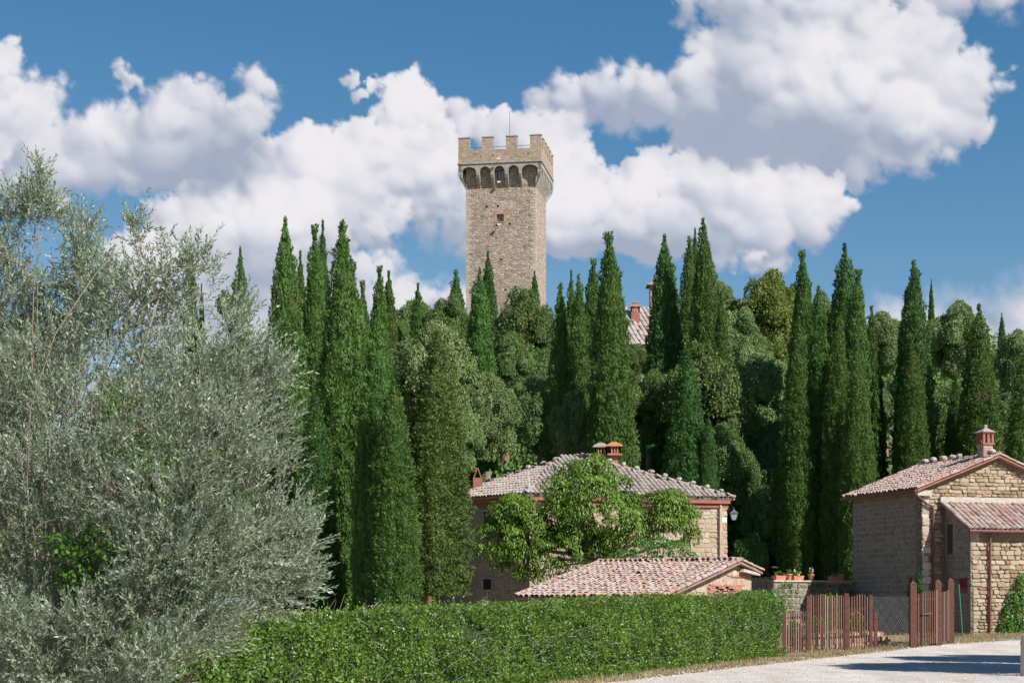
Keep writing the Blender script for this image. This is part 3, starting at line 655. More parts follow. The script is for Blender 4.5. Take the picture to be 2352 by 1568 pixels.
# the olive-toned cypress whose bare trunk shows at its foot
tc = cypress(1004, 768, 60, 58.5, 2, M_CYPO, 'olive-brown cypress with a bare pinkish trunk showing at its foot', lift=1.25)
b = MB(); b.tube([(-.42, -.5, -1.4), (-.44, -.5, -.4), (-.40, -.45, .5), (-.25, -.3, 1.6)], [.17, .13, .12, .09], 9)
for q in ((-.9, -.5, 1.7), (.15, -.6, 1.2), (-.8, -.6, 2.6)): b.tube([(-.42, -.48, q[2]-.7), q], [.05, .015], 6)
b.build('bare_trunk', plain('pinkish_bark', (.34, .20, .16), .95, .3, 12), tc, smooth=True)
OL = [
 (985, 732, 88, 77, 0, M_OAKG, 'pale olive-green oak, dome-topped, behind the olive-brown cypress', 1060),
 (960, 690, 56, 112, 1, M_OAK, 'low oak on the skyline between the left cypresses and the tower'),
 (905, 715, 50, 106, 2, M_OAK, 'oak on the skyline right of the left cypress group'),
 (1040, 672, 50, 104, 3, M_OAK, 'yellowish oak on the skyline just left of the tower'),
 (1210, 660, 72, 112, 2, M_OAK, 'wide oak hiding the foot of the tower'),
 (1160, 760, 60, 100, 0, M_OAKD, 'dark oak below the tower foot'),
 (1120, 858, 68, 84, 1, M_OAKG, 'pale oak over the left end of the farmhouse roof'),
 (1060, 900, 60, 80, 3, M_OAKG, 'olive-green oak between the brown cypress and the farmhouse roof'),
 (1240, 868, 60, 94, 2, M_OAKD, 'shadowy oak behind the top of the farmhouse roof'),
 (1230, 780, 60, 102, 3, M_OAKD, 'dark oak mid-slope under the tower corner'),
 (1352, 690, 44, 108, 1, M_OAKG, 'greyish oak behind the trio right of the tower'),
 (1330, 900, 62, 84, 0, M_OAKG, 'grey-green oak behind the farmhouse chimneys'),
 (1490, 846, 56, 91, 0, M_OAK, 'oak beneath the hilltop house'),
 (1450, 790, 30, 110, 1, M_OAK, 'small oak hiding the left end of the hilltop house'),
 (1625, 782, 98, 88, 2, M_OAK, 'large sunlit oak in the middle of the slope'),
 (1640, 960, 80, 84, 3, M_OAK, 'oak behind the right end of the farmhouse roof'),
 (1752, 620, 84, 112, 0, M_OAKY, 'big yellow-green oak topping the skyline right of the hill house'),
 (1700, 700, 60, 102, 3, M_OAKG, 'silvery oak beneath the big skyline oak'),
 (1655, 645, 26, 118, 1, M_OAKG, 'small pale oak crown right of the highest hill cypress'),
 (1770, 800, 76, 93, 1, M_OAKG, 'grey-leaved oak left of the right cypress group'),
 (1755, 930, 76, 88, 2, M_OAKD, 'dark oak above the gap between farmhouse and barn'),
 (1812, 650, 40, 116, 2, M_OAK, 'oak at the right shoulder of the big skyline oak'),
 (1895, 665, 40, 120, 3, M_OAKG, 'pale oak peeping between the right group cypresses'),
 (2040, 712, 50, 106, 1, M_OAKG, 'grey oak in the gap right of the right cypress group'),
 (2035, 860, 40, 96, 3, M_OAKG, 'silver-grey oak low in the gap above the barn eaves'),
 (2188, 688, 60, 104, 0, M_OAKG, 'silvery round oak between the cypresses above the barn'),
 (2170, 880, 66, 92, 2, M_OAK, 'dull green oak beneath the silvery round one'),
 (2325, 748, 56, 98, 3, M_OAKG, 'thin grey oak at the right skyline'),
 (2300, 900, 60, 92, 1, M_OAK, 'olive-green oak right of the barn chimney'),
 (600, 792, 62, 84, 3, M_OAK, 'green oak between the olive and the left cypresses'),
 (480, 800, 80, 88, 1, M_OAK, 'oak behind the right half of the olive crown'),
 (300, 850, 110, 70, 2, M_OAKD, 'dark oak behind the middle of the olive crown'),
 (30, 735, 90, 62, 0, M_OAKD, 'dark oak at the left edge behind the olive'),
 (520, 665, 22, 90, 2, M_OAKD, 'dark bushy crown beside the lone cypress'),
 (1722, 1222, 38, 80, 2, M_OAKD, 'leafy bush at the right corner of the farmhouse'),
 (1765, 1120, 60, 82, 2, M_OAKD, 'dark bush under the trees between farmhouse and barn'),
 (1730, 1030, 60, 84, 0, M_OAKD, 'dark round tree rising right of the farmhouse eaves'),
]
for a in OL:
    a = list(a); bot = a.pop() if isinstance(a[-1], (int, float)) else None
    nm = 'bush' if 'bush' in a[-1] and 'bushy' not in a[-1] else 'oak_tree'
    oak(*a, bot=bot, name=nm, cat='bush' if nm == 'bush' else 'tree')
# two trees beside the road, right of the view: their shade falls on the gravel
for (x, y, h, r, v_, lb) in ((14.6, 33.5, 7.2, 2.6, 1, 'roadside oak whose shade lies on the gravel, beyond the right edge'), (17.5, 38.5, 7.5, 2.7, 0, 'second roadside oak farther up the road, beyond the right edge')):
    t = thing('oak_tree', lb, 'tree', (x, y, 0), 0, 'roadside oaks')
    use(OK_[v_], 'crown', M_OAK, t, (r/4.1, r/4.1, (h-2.6)/7.3), 1., (0, 0, 2.6)); use(TR[1], 'trunk', M_BARK, t, (3, 3, 5), 0)
# undergrowth that closes the wood on the slope
def undergrowth():
    f = Fol(); k = 0
    for _ in range(560):
        y = RS.uniform(87, 176); y = 84+(y-84)*.72; x = RS.uniform(-.30, .36)*y; r = RS.uniform(2.0, 3.6)*(1+(y-87)/160)
        if (x-(-1))**2+(y-190)**2 < 60: continue
        if y > 150 and x < -20: continue
        c = np.array([x, y, g1(x, y)+r*.5]); m = int(640)
        v = rdir(m); v[:, 2] = abs(v[:, 2]); P = c+v*r*np.array([1, 1, .9]); d = fbm(P[:, 0], P[:, 1], P[:, 2], 2, 4)
        P = c+v*(r*(1+.25*d))[:, None]
        f.leaf(P, v*.5+rdir(m), v+rdir(m)*.7, RS.uniform(.2, .38, m), RS.uniform(.14, .25, m), np.clip(.5+.5*d+.2*RS.randn(m), 0, 1))
        zs = np.linspace(-.3, math.pi/2, 5); lathe(c, r*.66*np.sin(zs), r*.7*np.cos(zs), 9, f)
    o = link('undergrowth', f.mesh('undergrowth'), M_UNDER); o['kind'] = 'stuff'; o['label'] = 'dark undergrowth filling the wooded slope beneath the trees'
undergrowth()
# ------------------------------------------------------------------ olive trees, walnut, hedge, ivy
def curve(p, q, sag, n=6, wob=.0):
    p = np.array(p, float); q = np.array(q, float); L = np.linalg.norm(q-p); o = []
    w1 = RS.normal(size=3)*wob*L
    for i in range(n+1):
        t_ = i/n; o.append(p+(q-p)*t_+np.array([0, 0, sag*L*math.sin(math.pi*t_)])+w1*math.sin(math.pi*t_))
    return o
def sprigs(f, P, D, n_leaf, Ls, leafL, leafW, twig=None, droop=0.):
    """twigs with paired leaves; P,D arrays"""
    m = len(P); D = D/np.linalg.norm(D, axis=1, keepdims=True); a = np.cross(D, rdir(m)); a /= np.maximum(np.linalg.norm(a, axis=1, keepdims=True), 1e-6); b = np.cross(D, a)
    rt = RS.rand(m)
    for k in range(n_leaf):
        s = (k//2+.6)/(n_leaf/2+.3); sg = 1 if k % 2 else -1; th = (k//2)*1.3
        dr = np.array([0, 0, -1.])*droop*s*s
        base = P+D*(Ls*s)[:, None]+dr*(Ls)[:, None]*.5
        side = (a*math.cos(th)+b*math.sin(th))*sg
        LD = D*(.75+.5*s)+side*.85*(1.15-s*.6)+rdir(m)*.28+dr
        N = D*.6-side*.4+rdir(m)*.7
        f.leaf(base, LD, N, RS.uniform(.75, 1.2, m)*leafL, RS.uniform(.8, 1.2, m)*leafW, np.clip(rt*.45+RS.rand(m)*.55+.1*(RS.rand(m) < .08), 0, 1))
    if twig is not None: twig.append((P, P+D*Ls[:, None]+np.array([0, 0, -.5*droop])*Ls[:, None]))
def twig_mesh(b_list, r=.0025):
    P = np.concatenate([p for p, _ in b_list]); Q = np.concatenate([q for _, q in b_list]); D = Q-P; D /= np.maximum(np.linalg.norm(D, axis=1, keepdims=True), 1e-6)
    a = np.cross(D, rdir(len(P))); a /= np.maximum(np.linalg.norm(a, axis=1, keepdims=True), 1e-6); b = np.cross(D, a); V = []
    for q, s in ((P, 1.), (Q, .5)):
        for k in range(3):
            th = 2*math.pi*k/3; V.append(q+(a*math.cos(th)+b*math.sin(th))*r*s)
    V = np.stack(V, 1); n = len(P); base = np.arange(n)[:, None]*6
    F = np.concatenate([base+np.array([k, (k+1) % 3, 3+(k+1) % 3, 3+k]) for k in range(3)]); return V.reshape(-1, 3), F
M_TWIG = plain('olive_twig', (.25, .235, .17), .9, .3, 12)
def olive(label, root, d, lobes, name_group, dens, mat, thick=.55):
    """lobes: (col,row,radius in rows,depth offset); every clump hangs on a limb that runs back to the trunk"""
    t = thing('olive_tree', label, 'tree', root, 0, name_group); R0 = np.array(root, float); f = Fol(); tw = []; b = MB()
    fork = R0+np.array([.25, 0, 1.25]); b.tube([R0-[0, 0, .2]-R0, R0+[.05, 0, .5]-R0, fork-R0], [.17, .13, .10], 10)
    mains = {}
    LB = []
    for (u, v, r, dz) in lobes:
        c = np.array(at(u, v, d+dz)); LB.append((c, r/FPX*d))
    ang = sorted(range(len(LB)), key=lambda i: math.atan2(LB[i][0][0]-fork[0], LB[i][0][2]-fork[2]))
    for gi in range(0, len(ang), 4):
        grp = ang[gi:gi+4]; cen = np.mean([LB[i][0] for i in grp], 0); kn = fork+(cen-fork)*.5+RS.normal(size=3)*.06
        b.tube([q-R0 for q in curve(fork, kn, .05, 5, .06)], np.linspace(.05, .022, 6), 7)
        for i in grp:
            c, r = LB[i]; b.tube([q-R0 for q in curve(kn, c, .06, 6, .14)], np.linspace(.018, .004, 7)*(1 if r/d*FPX > 50 else .5), 6)
            nb = max(4, int(9*(r/.35)))
            for _ in range(nb):
                e = c+rdir(1)[0]*r*RS.uniform(.5, .95)*np.array([1, thick*1.5, 1]); b.tube([q-R0 for q in curve(c+RS.normal(size=3)*.02, e, .08, 4, .12)], np.linspace(.007, .003, 5), 4, False)
    for c, r in LB:
        m = int(dens*(r**2)*940*(.85 if c[2] > EYE+(HZ-840)/FPX*d else 1.))+12
        v = rdir(m); rad = RS.rand(m)**.45; v2 = v*np.array([1, thick*1.6, 1]); P = c+v2*(r*rad)[:, None]
        n = fbm(P[:, 0]*2.0, P[:, 1]*2.0, P[:, 2]*2.0, 3, 9); ok = n > -.04-.28*(RS.rand(m)); P, v = P[ok], v[ok]; m = len(P)
        out = P-fork; out /= np.linalg.norm(out, axis=1, keepdims=True)
        D = v*.55+out*.55+rdir(m)*.55+np.array([0, 0, .22])
        sprigs(f, P-R0, D, 16, RS.uniform(.16, .34, m), .048, .0135, tw, .12)
    link('crown', f.mesh('olive_crown'), mat, t)
    b.build('trunk', M_OBARK, t, smooth=True)
    V, F = twig_mesh(tw); link('twigs', np_mesh('twigs', V, [F]), M_TWIG, t)
    return t, f.n
lob = [(380, 640, 62, .3), (450, 610, 38, .1), (440, 700, 70, .2), (330, 700, 80, .5), (520, 745, 62, .2), (560, 800, 45, 0), (250, 760, 90, .6), (340, 830, 110, .1), (460, 860, 110, -.2), (570, 890, 70, 0), (625, 850, 34, -.1),
       (150, 850, 120, .5), (60, 930, 120, .3), (200, 980, 120, -.2), (340, 990, 120, -.5), (480, 1010, 120, -.5), (600, 985, 60, 0), (630, 1080, 42, 0), (560, 1110, 90, -.3), (420, 1140, 120, -.7), (270, 1130, 120, -.6), (110, 1090, 120, -.3), (-30, 1000, 130, .2),
       (640, 1180, 58, 0), (700, 1235, 40, .1), (600, 1250, 80, -.3), (680, 1300, 50, 0), (500, 1260, 110, -.6), (380, 1280, 110, -.8), (-40, 1180, 120, 0), (60, 1240, 110, -.3), (620, 1350, 70, -.1), (690, 1350, 34, 0), (540, 1370, 70, -.3), (440, 1390, 90, -.7), (330, 1400, 90, -.8),
       (-30, 1350, 120, 0), (70, 1420, 90, -.5), (250, 1470, 90, -.6), (370, 1490, 80, -.9), (460, 1450, 60, -.8), (30, 1510, 110, -.3), (150, 1540, 80, -.6), (280, 1560, 80, -.6), (210, 1300, 90, .8), (140, 1380, 90, .9), (318, 560, 16, .2), (322, 520, 12, .2), (240, 1210, 80, .5), (100, 1500, 80, -1.), (200, 1450, 70, -1.), (330, 1530, 60, -1.), (20, 1580, 80, -1.), (260, 1590, 60, -1.), (440, 1470, 50, -.6), (490, 1430, 40, -.6), (-20, 1460, 80, -1.), (150, 1590, 60, -1.), (380, 1500, 50, -1.2), (340, 1570, 50, -1.3)]
olive('spreading grey-green olive tree filling the lower left of the view', (-4.4, 14.9, -1.75), 14., lob, 'olive trees', 1.75, M_OLIVE)
lob2 = [(a, v + (46 if v < 640 else 15), r, z) for a, v, r, z in [(95, 350, 5, 0), (92, 375, 9, 0), (88, 410, 22, 0), (60, 440, 44, 0), (105, 450, 36, 0), (20, 470, 52, .2), (80, 500, 50, 0), (150, 500, 34, 0), (-20, 540, 70, .2), (50, 560, 54, 0), (130, 570, 52, 0), (190, 540, 38, 0), (200, 480, 20, 0), (210, 600, 50, 0), (235, 660, 40, 0), (160, 650, 60, .2), (70, 640, 56, 0), (0, 660, 70, .2), (200, 720, 52, .3), (110, 740, 60, .3), (20, 760, 70, .2), (160, 800, 60, .4), (60, 850, 90, .4), (-60, 800, 120, .3), (-120, 640, 90, .3), (-100, 950, 120, .4), (290, 640, 26, 0)]]
olive('taller bluish olive tree with open sparse top at the far left', (-4.9, 16.4, -1.7), 16., lob2, 'olive trees', 2.3, M_OLIVE)

def hanging(name, label, cat, root, d, lobes, mat, bark, dens, Ls, Ws, group=None, fork_h=.45, trunk_r=.16, hang=1.0, fork=None):
    t = thing(name, label, cat, root, 0, group); R0 = np.array(root, float); f = Fol(); b = MB()
    LB = [(np.array(at(u, v, d+dz)), r/FPX*d) for (u, v, r, dz) in lobes]; cen = np.mean([c for c, _ in LB], 0)
    fk = np.array(fork, float) if fork is not None else R0+(cen-R0)*fork_h
    b.tube([q-R0 for q in curve(R0-[0, 0, .1], fk, 0, 5, .03)], np.linspace(trunk_r, trunk_r*.75, 6), 9)
    for c, r in LB:
        b.tube([q-R0 for q in curve(fk, c, .05, 6, .05)], np.linspace(trunk_r*.38, trunk_r*.10, 7), 6)
        for _ in range(6):
            e = c+rdir(1)[0]*r*.85; b.tube([q-R0 for q in curve(c, e, .08, 3, .08)], np.linspace(trunk_r*.12, trunk_r*.05, 4), 4, False)
        m = int(dens*4*math.pi*r*r/(Ls*Ws)); v = rdir(m); v[:, 2] = np.where((v[:, 2] < -.3) & (RS.rand(m) < .6), -v[:, 2], v[:, 2])
        P = c+v*(r*RS.rand(m)**.22)[:, None]; n = fbm(P[:, 0]*1.5/Ls*.16, P[:, 1]*1.5/Ls*.16, P[:, 2]*1.5/Ls*.16, 3, 15)
        P = P+v*(n*r*.85)[:, None]; ok = n > -.20; P, v, n = P[ok], v[ok], n[ok]; m = len(P)
        D = v*.45+rdir(m)*.5+np.array([0, 0, -1.])*hang; N = v+rdir(m)*.6+np.array([0, 0, .4])
        f.leaf(P-R0, D, N, RS.uniform(.7, 1.2, m)*Ls, RS.uniform(.75, 1.2, m)*Ws, np.clip(.4+.5*n+.25*RS.randn(m), 0, 1))
    link('crown', f.mesh('crown'), mat, t); b.build('trunk', bark, t, smooth=True); return t
WL = [(1340, 1075, 36, 0), (1300, 1090, 34, .3), (1385, 1085, 36, .3), (1345, 1125, 54, -.3), (1290, 1135, 44, 0), (1400, 1130, 46, 0), (1450, 1150, 26, 0), (1270, 1180, 44, 0), (1330, 1190, 56, -.5), (1400, 1185, 54, -.4), (1440, 1140, 26, 0), (1440, 1105, 16, .2),
      (1175, 1165, 34, 0), (1150, 1190, 42, 0), (1200, 1175, 40, -.2), (1230, 1210, 46, -.2), (1130, 1225, 38, 0), (1175, 1240, 50, -.3), (1095, 1258, 16, 0), (1150, 1275, 38, -.2), (1210, 1280, 44, -.3), (1250, 1265, 48, -.4), (1195, 1318, 24, -.2), (1230, 1322, 22, -.2), (1160, 1300, 20, 0),
      (1300, 1250, 44, -.4), (1345, 1245, 30, 0), (1450, 1195, 46, -.3), (1500, 1170, 44, 0), (1545, 1165, 40, 0), (1540, 1140, 26, 0), (1570, 1200, 40, 0), (1590, 1180, 22, 0), (1520, 1215, 42, -.2), (1465, 1225, 34, 0), (1590, 1230, 20, 0), (1565, 1245, 18, 0), (1280, 1295, 26, -.2), (1500, 1130, 20, 0), (1260, 1230, 46, -.3), (1360, 1265, 36, -.3), (1315, 1280, 32, -.3), (1395, 1245, 34, -.3), (1310, 1215, 40, -.3), (1365, 1215, 36, -.2)]
xr = (1395-1176)/FPX*67
hanging('walnut_tree', 'leafy light-green walnut tree in front of the farmhouse', 'tree', (xr, 67, g1(xr, 67)), 66.5, WL, M_WAL, M_WBARK, 1.75, .16, .058, None, trunk_r=.15, fork=at(1392, 1290, 67))
BL = [(1440, 1276, 22, 0), (1475, 1262, 26, 0), (1515, 1258, 28, 0), (1555, 1264, 24, 0), (1585, 1280, 18, 0), (1410, 1288, 14, 0)]
xb = (1510-1176)/FPX*61.5
hanging('shrub', 'bright green mound of leaves showing above the shed ridge', 'shrub', (xb, 61.5, g1(xb, 61.5)), 61.5, [(a, b_, c, d_) for a, b_, c, d_ in BL]+[(1440, 1320, 40, 0), (1510, 1320, 44, 0), (1570, 1320, 36, 0)], M_IVY, M_BARK, 1.3, .09, .06, None, trunk_r=.06, hang=.3)
ivx = at(205, 1290, 14.0)
IV = [(270, 1270, 36, -.1), (130, 1250, 34, -.1), (175, 1215, 30, 0), (215, 1240, 45, 0), (170, 1280, 40, 0), (240, 1300, 48, 0), (190, 1340, 45, 0), (290, 1330, 30, 0), (150, 1330, 30, .1), (310, 1360, 16, 0), (95, 1480, 35, 0), (110, 1530, 40, 0), (20, 1440, 30, 0), (230, 1365, 30, 0)]
hanging('ivy_climber', 'shiny dark-green ivy climbing inside the olive tree', 'climber', (ivx.x, 13.4, -1.2), 13.35, IV, M_IVY, M_OBARK, 1.1, .06, .035, None, trunk_r=.012, hang=.7)

def hedge():
    A = np.array([-7.1, 15.9]); Bp = np.array([6.72, 45.4]); L = np.linalg.norm(Bp-A); e = (Bp-A)/L; n = np.array([e[1], -e[0]])   # n faces the road
    t = thing('hedge', 'long clipped green hedge along the gravel road', 'hedge', (float(A[0]), float(A[1]), 0)); base = np.array([A[0], A[1], 0])
    th = .62; f = Fol()
    def top(s): return 1.16+.47*np.clip(s/L, 0, 1)**.8+.05*fbm(s*.9, s*0, 0, 3, 61)+.05*fbm(s*.25, s*0, 0, 2, 62)
    N = 128000; s = RS.rand(N)*L; r = RS.rand(N)
    # nearer stretch needs the same cover: uniform in length
    zt = top(s); face = r < .56; tp = (r >= .56) & (r < .86); back = r >= .86
    h = RS.rand(N); x = np.zeros(N); z = np.zeros(N); nx = np.zeros(N); nz = np.zeros(N)
    x[face] = th; z[face] = h[face]*zt[face]; nx[face] = 1
    x[back] = -th; z[back] = h[back]*zt[back]; nx[back] = -1
    x[tp] = (h[tp]*2-1)*th; z[tp] = zt[tp]; nz[tp] = 1
    k = 4.; q = (np.abs(x/th)**k+np.abs((z-zt*.5)/(zt*.5))**k)**(1/k); x = x/q; z = (z-zt*.5)/q+zt*.5
    P = A+e*s[:, None]+n*x[:, None]; P = np.stack([P[:, 0], P[:, 1], z], 1)
    d = fbm(P[:, 0]*1.1, P[:, 1]*1.1, P[:, 2]*1.1, 3, 63); d2 = fbm(P[:, 0]*4, P[:, 1]*4, P[:, 2]*4, 2, 64)
    out = np.stack([n[0]*nx, n[1]*nx, nz+.25*(nz == 0)*(z/zt)], 1)
    P = P+out*(.13*d+.08*d2-.10*RS.rand(N)**2)[:, None]
    ok = (d2+.6*d > -.38) | (RS.rand(N) < .25); P, out, d, d2 = P[ok], out[ok], d[ok], d2[ok]; m = len(P)
    D = out*.5+rdir(m)+np.array([0, 0, .25]); Nn = out+rdir(m)*.8+np.array([0, 0, .3])
    f.leaf(P-base, D, Nn, RS.uniform(.04, .075, m), RS.uniform(.024, .042, m), np.clip(.42+.5*d+.35*d2+.22*RS.randn(m), 0, 1))
    # young shoots standing out of the top
    for _ in range(520):
        s0 = RS.rand()*L; p = A+e*s0+n*RS.uniform(-.55, .6); z0 = top(np.array([s0]))[0]; hh = RS.uniform(.06, .17)*(1.8 if s0 < L*.5 and RS.rand() < .35 else 1); kk = 9
        dd = unit((RS.normal()*.3, RS.normal()*.3, 1)); P = np.array([p[0], p[1], z0-.03])+np.outer(np.linspace(0, 1, kk), dd*hh)-base
        f.leaf(P, rdir(kk)+dd*.7, rdir(kk), RS.uniform(.04, .07, kk), RS.uniform(.022, .036, kk), np.full(kk, .8))
    for _ in range(900):
        s0 = RS.rand()*L; p = A+e*s0+n*(th+RS.uniform(-.05, .22)); kk = 12; P = np.array([p[0], p[1], 0])+np.stack([RS.normal(size=kk)*.08, RS.normal(size=kk)*.08, RS.rand(kk)*.22], 1)-base
        f.leaf(P, rdir(kk)+[0, 0, .5], rdir(kk), RS.uniform(.05, .08, kk), RS.uniform(.02, .035, kk))
    link('foliage', f.mesh('hedge_foliage'), M_HEDGE, t)
    tw = []
    for _ in range(1500):
        s0 = RS.rand()*L; zt_ = top(np.array([s0]))[0]; z0 = RS.uniform(0, .7)*zt_ if RS.rand() < .6 else zt_-.05; p = A+e*s0+n*(th-.10 if z0 < zt_-.1 else RS.uniform(-.4, .5)); p = np.array([p[0], p[1], z0])-base
        tw.append((p, p+np.array([n[0]*.16, n[1]*.16, .1])+RS.normal(size=3)*.10))
    V_, F_ = twig_mesh([(np.array([a for a, _ in tw]), np.array([c for _, c in tw]))], .0055); link('twigs', np_mesh('twigs', V_, [F_]), M_TWIG, t)
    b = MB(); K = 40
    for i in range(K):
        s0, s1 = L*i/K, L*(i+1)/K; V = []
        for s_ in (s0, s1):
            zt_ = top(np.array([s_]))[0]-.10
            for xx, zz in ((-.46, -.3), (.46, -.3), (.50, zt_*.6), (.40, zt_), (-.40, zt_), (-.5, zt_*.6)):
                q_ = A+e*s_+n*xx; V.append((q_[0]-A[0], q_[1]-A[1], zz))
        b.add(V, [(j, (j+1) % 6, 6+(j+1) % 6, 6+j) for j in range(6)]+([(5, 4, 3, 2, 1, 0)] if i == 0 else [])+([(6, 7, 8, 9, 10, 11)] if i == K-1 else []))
    b.build('dark_core', M_HCORE, t)  # solid core, coloured dark for the shade within the hedge
    fb = Fol(); cl = 55; cs = np.stack([RS.rand(cl)**1.6*L*.55, RS.rand(cl)], 1); Ps = []
    for s0, r0 in cs:
        kk = 8; zt_ = top(np.array([s0]))[0]
        if r0 < .5: c0 = A+e*s0+n*RS.uniform(-.5, .55); cz = zt_+.05
        else: c0 = A+e*s0+n*(th+.06); cz = RS.uniform(.35, 1.)*zt_
        Ps.append(np.array([c0[0], c0[1], cz])+RS.normal(size=(kk, 3))*.045)
    P = np.concatenate(Ps)-base; m = len(P)
    fb.leaf(P, rdir(m), rdir(m)+[0, -.6, .5], np.full(m, .022), np.full(m, .018)); o = link('blossom', fb.mesh('blossom'), M_BLOS, t); o['kind'] = 'stuff'
hedge()

# dry grass of the verges and of the yard
def grass():
    f = Fol(); N = 26000; y = RS.uniform(16, 66, N); x0 = road_x(y); x = x0-RS.rand(N)**1.4*np.where(y < 47, 1.1, 3.5)+.12*RS.randn(N)
    y2 = RS.uniform(47, 64, 16000); x2 = RS.uniform(8.5, 19, 16000); x = np.concatenate([x, x2]); y = np.concatenate([y, y2])
    ok = x < road_x(y)+.15; x, y = x[ok], y[ok]; P = np.stack([x, y, G(x, y)], 1); m = len(P); n = fbm(x*.8, y*.8, 0, 3, 77)
    keep = n > -.25+.3*RS.rand(m)-.15; P = P[keep]; m = len(P)
    f.leaf(P, rdir(m)*.5+[0, 0, .8], rdir(m)*[1, 1, .2], RS.uniform(.04, .13, m), RS.uniform(.006, .016, m))
    t = foliage('dry_grass_blades', [(.20, .16, .07), (.33, .25, .14), (.42, .33, .20), (.13, .17, .05)], .1, .8, .1, .3, .6)
    o = link('dry_grass', f.mesh('dry_grass'), t); o['kind'] = 'stuff'; o['label'] = 'straw-coloured dry grass on the verge and in the yard'
grass()

# ------------------------------------------------------------------ pieces: stones and tiles
def stone_variants(n=10, seed=3):
    rs = np.random.RandomState(seed); out = []
    for _ in range(n):
        k = 8; base = [(-.5, -.32), (-.34, -.5), (.34, -.5), (.5, -.32), (.5, .32), (.34, .5), (-.34, .5), (-.5, .32)]
        o = np.array(base)+rs.uniform(-.10, .10, (k, 2)); fr = o*.78+rs.uniform(-.03, .03, (k, 2)); t_ = rs.uniform(-.12, .12, 2)
        V = np.concatenate([np.stack([o[:, 0], np.zeros(k), o[:, 1]], 1), np.stack([o[:, 0]*.98, np.full(k, -.6), o[:, 1]*.98], 1), np.stack([fr[:, 0], -1+fr[:, 0]*t_[0]+fr[:, 1]*t_[1], fr[:, 1]], 1)])
        F4 = [(i, (i+1) % k, k+(i+1) % k, k+i) for i in range(k)]+[(k+i, k+(i+1) % k, 2*k+(i+1) % k, 2*k+i) for i in range(k)]
        out.append((V, [np.array(F4), np.array([tuple(range(2*k, 3*k))])]))
    return out
STV = stone_variants()
def brick_variant():
    V = np.array([(x, y, z) for y in (0, -1) for x, z in ((-.5, -.5), (.5, -.5), (.5, .5), (-.5, .5))], float)
    return [(V, [np.array([(4, 5, 6, 7), (0, 4, 7, 3), (1, 2, 6, 5), (3, 7, 6, 2), (0, 1, 5, 4)])])]
BRV = brick_variant()
# irregular coursing
def lay_stones(pc, p0, ex, n, xr, zr, inside, h=(.10, .18), w_=(.14, .44), proud=(.02, .055), var=10, gap=.016, back=.0):
    p0 = np.array(p0, float); ex = unit(ex); n = unit(n); z = zr[0]; ez = np.array([0, 0, 1.])
    while z < zr[1]:
        hh = RS.uniform(*h); x = xr[0]+.004
        while x < xr[1]:
            ww = RS.uniform(*w_)*(hh/np.mean(h))**.3; cx, cz = x+ww/2, z+hh/2+RS.uniform(-.012, .012)
            if inside(cx-ww*.42, cz-hh*.35) and inside(cx+ww*.42, cz-hh*.35) and inside(cx-ww*.42, cz+hh*.35) and inside(cx+ww*.42, cz+hh*.35):
                a = RS.normal()*.05; hs = hh*RS.uniform(.78, 1.12); X = ex*math.cos(a)+ez*math.sin(a); Z = -ex*math.sin(a)+ez*math.cos(a); pr = RS.uniform(*proud)
                pc.add(RS.randint(var), frame(p0+ex*cx+ez*cz-n*back, X*(ww-gap), -n*(pr+back), Z*(hs-gap)), ww*hh)
            x += ww
        z += hh
def tile_variants(n=6, seed=8):
    rs = np.random.RandomState(seed); out = []
    for _ in range(n):
        k = 5; V = []
        for s, r, dz in ((0, 1.0, .0), (1, .80, .0)):
            for i in range(k+1):
                a = math.pi*i/k; V.append((math.cos(a)*.5*r*rs.uniform(.97, 1.03), s, math.sin(a)*.42*r*rs.uniform(.95, 1.04)))
            for i in range(k+1):
                a = math.pi*i/k; V.append((math.cos(a)*.40*r, s, math.sin(a)*.32*r))
        m = k+1; F = [(i, i+1, 2*m+i+1, 2*m+i) for i in range(k)]+[(m+i+1, m+i, 3*m+i, 3*m+i+1) for i in range(k)]+[(m+i, m+i+1, i+1, i) for i in range(k)]+[(2*m+i, 2*m+i+1, 3*m+i+1, 3*m+i) for i in range(k)]
        out.append((np.array(V, float), [np.array(F)]))
    return out
TLV = tile_variants()
def clip_test(poly):
    P = np.array(poly)
    def f(x, y):
        c = False; n = len(P); j = n-1
        for i in range(n):
            if (P[i][1] > y) != (P[j][1] > y) and x < (P[j][0]-P[i][0])*(y-P[i][1])/(P[j][1]-P[i][1])+P[i][0]: c = not c
            j = i
        return c
    return f
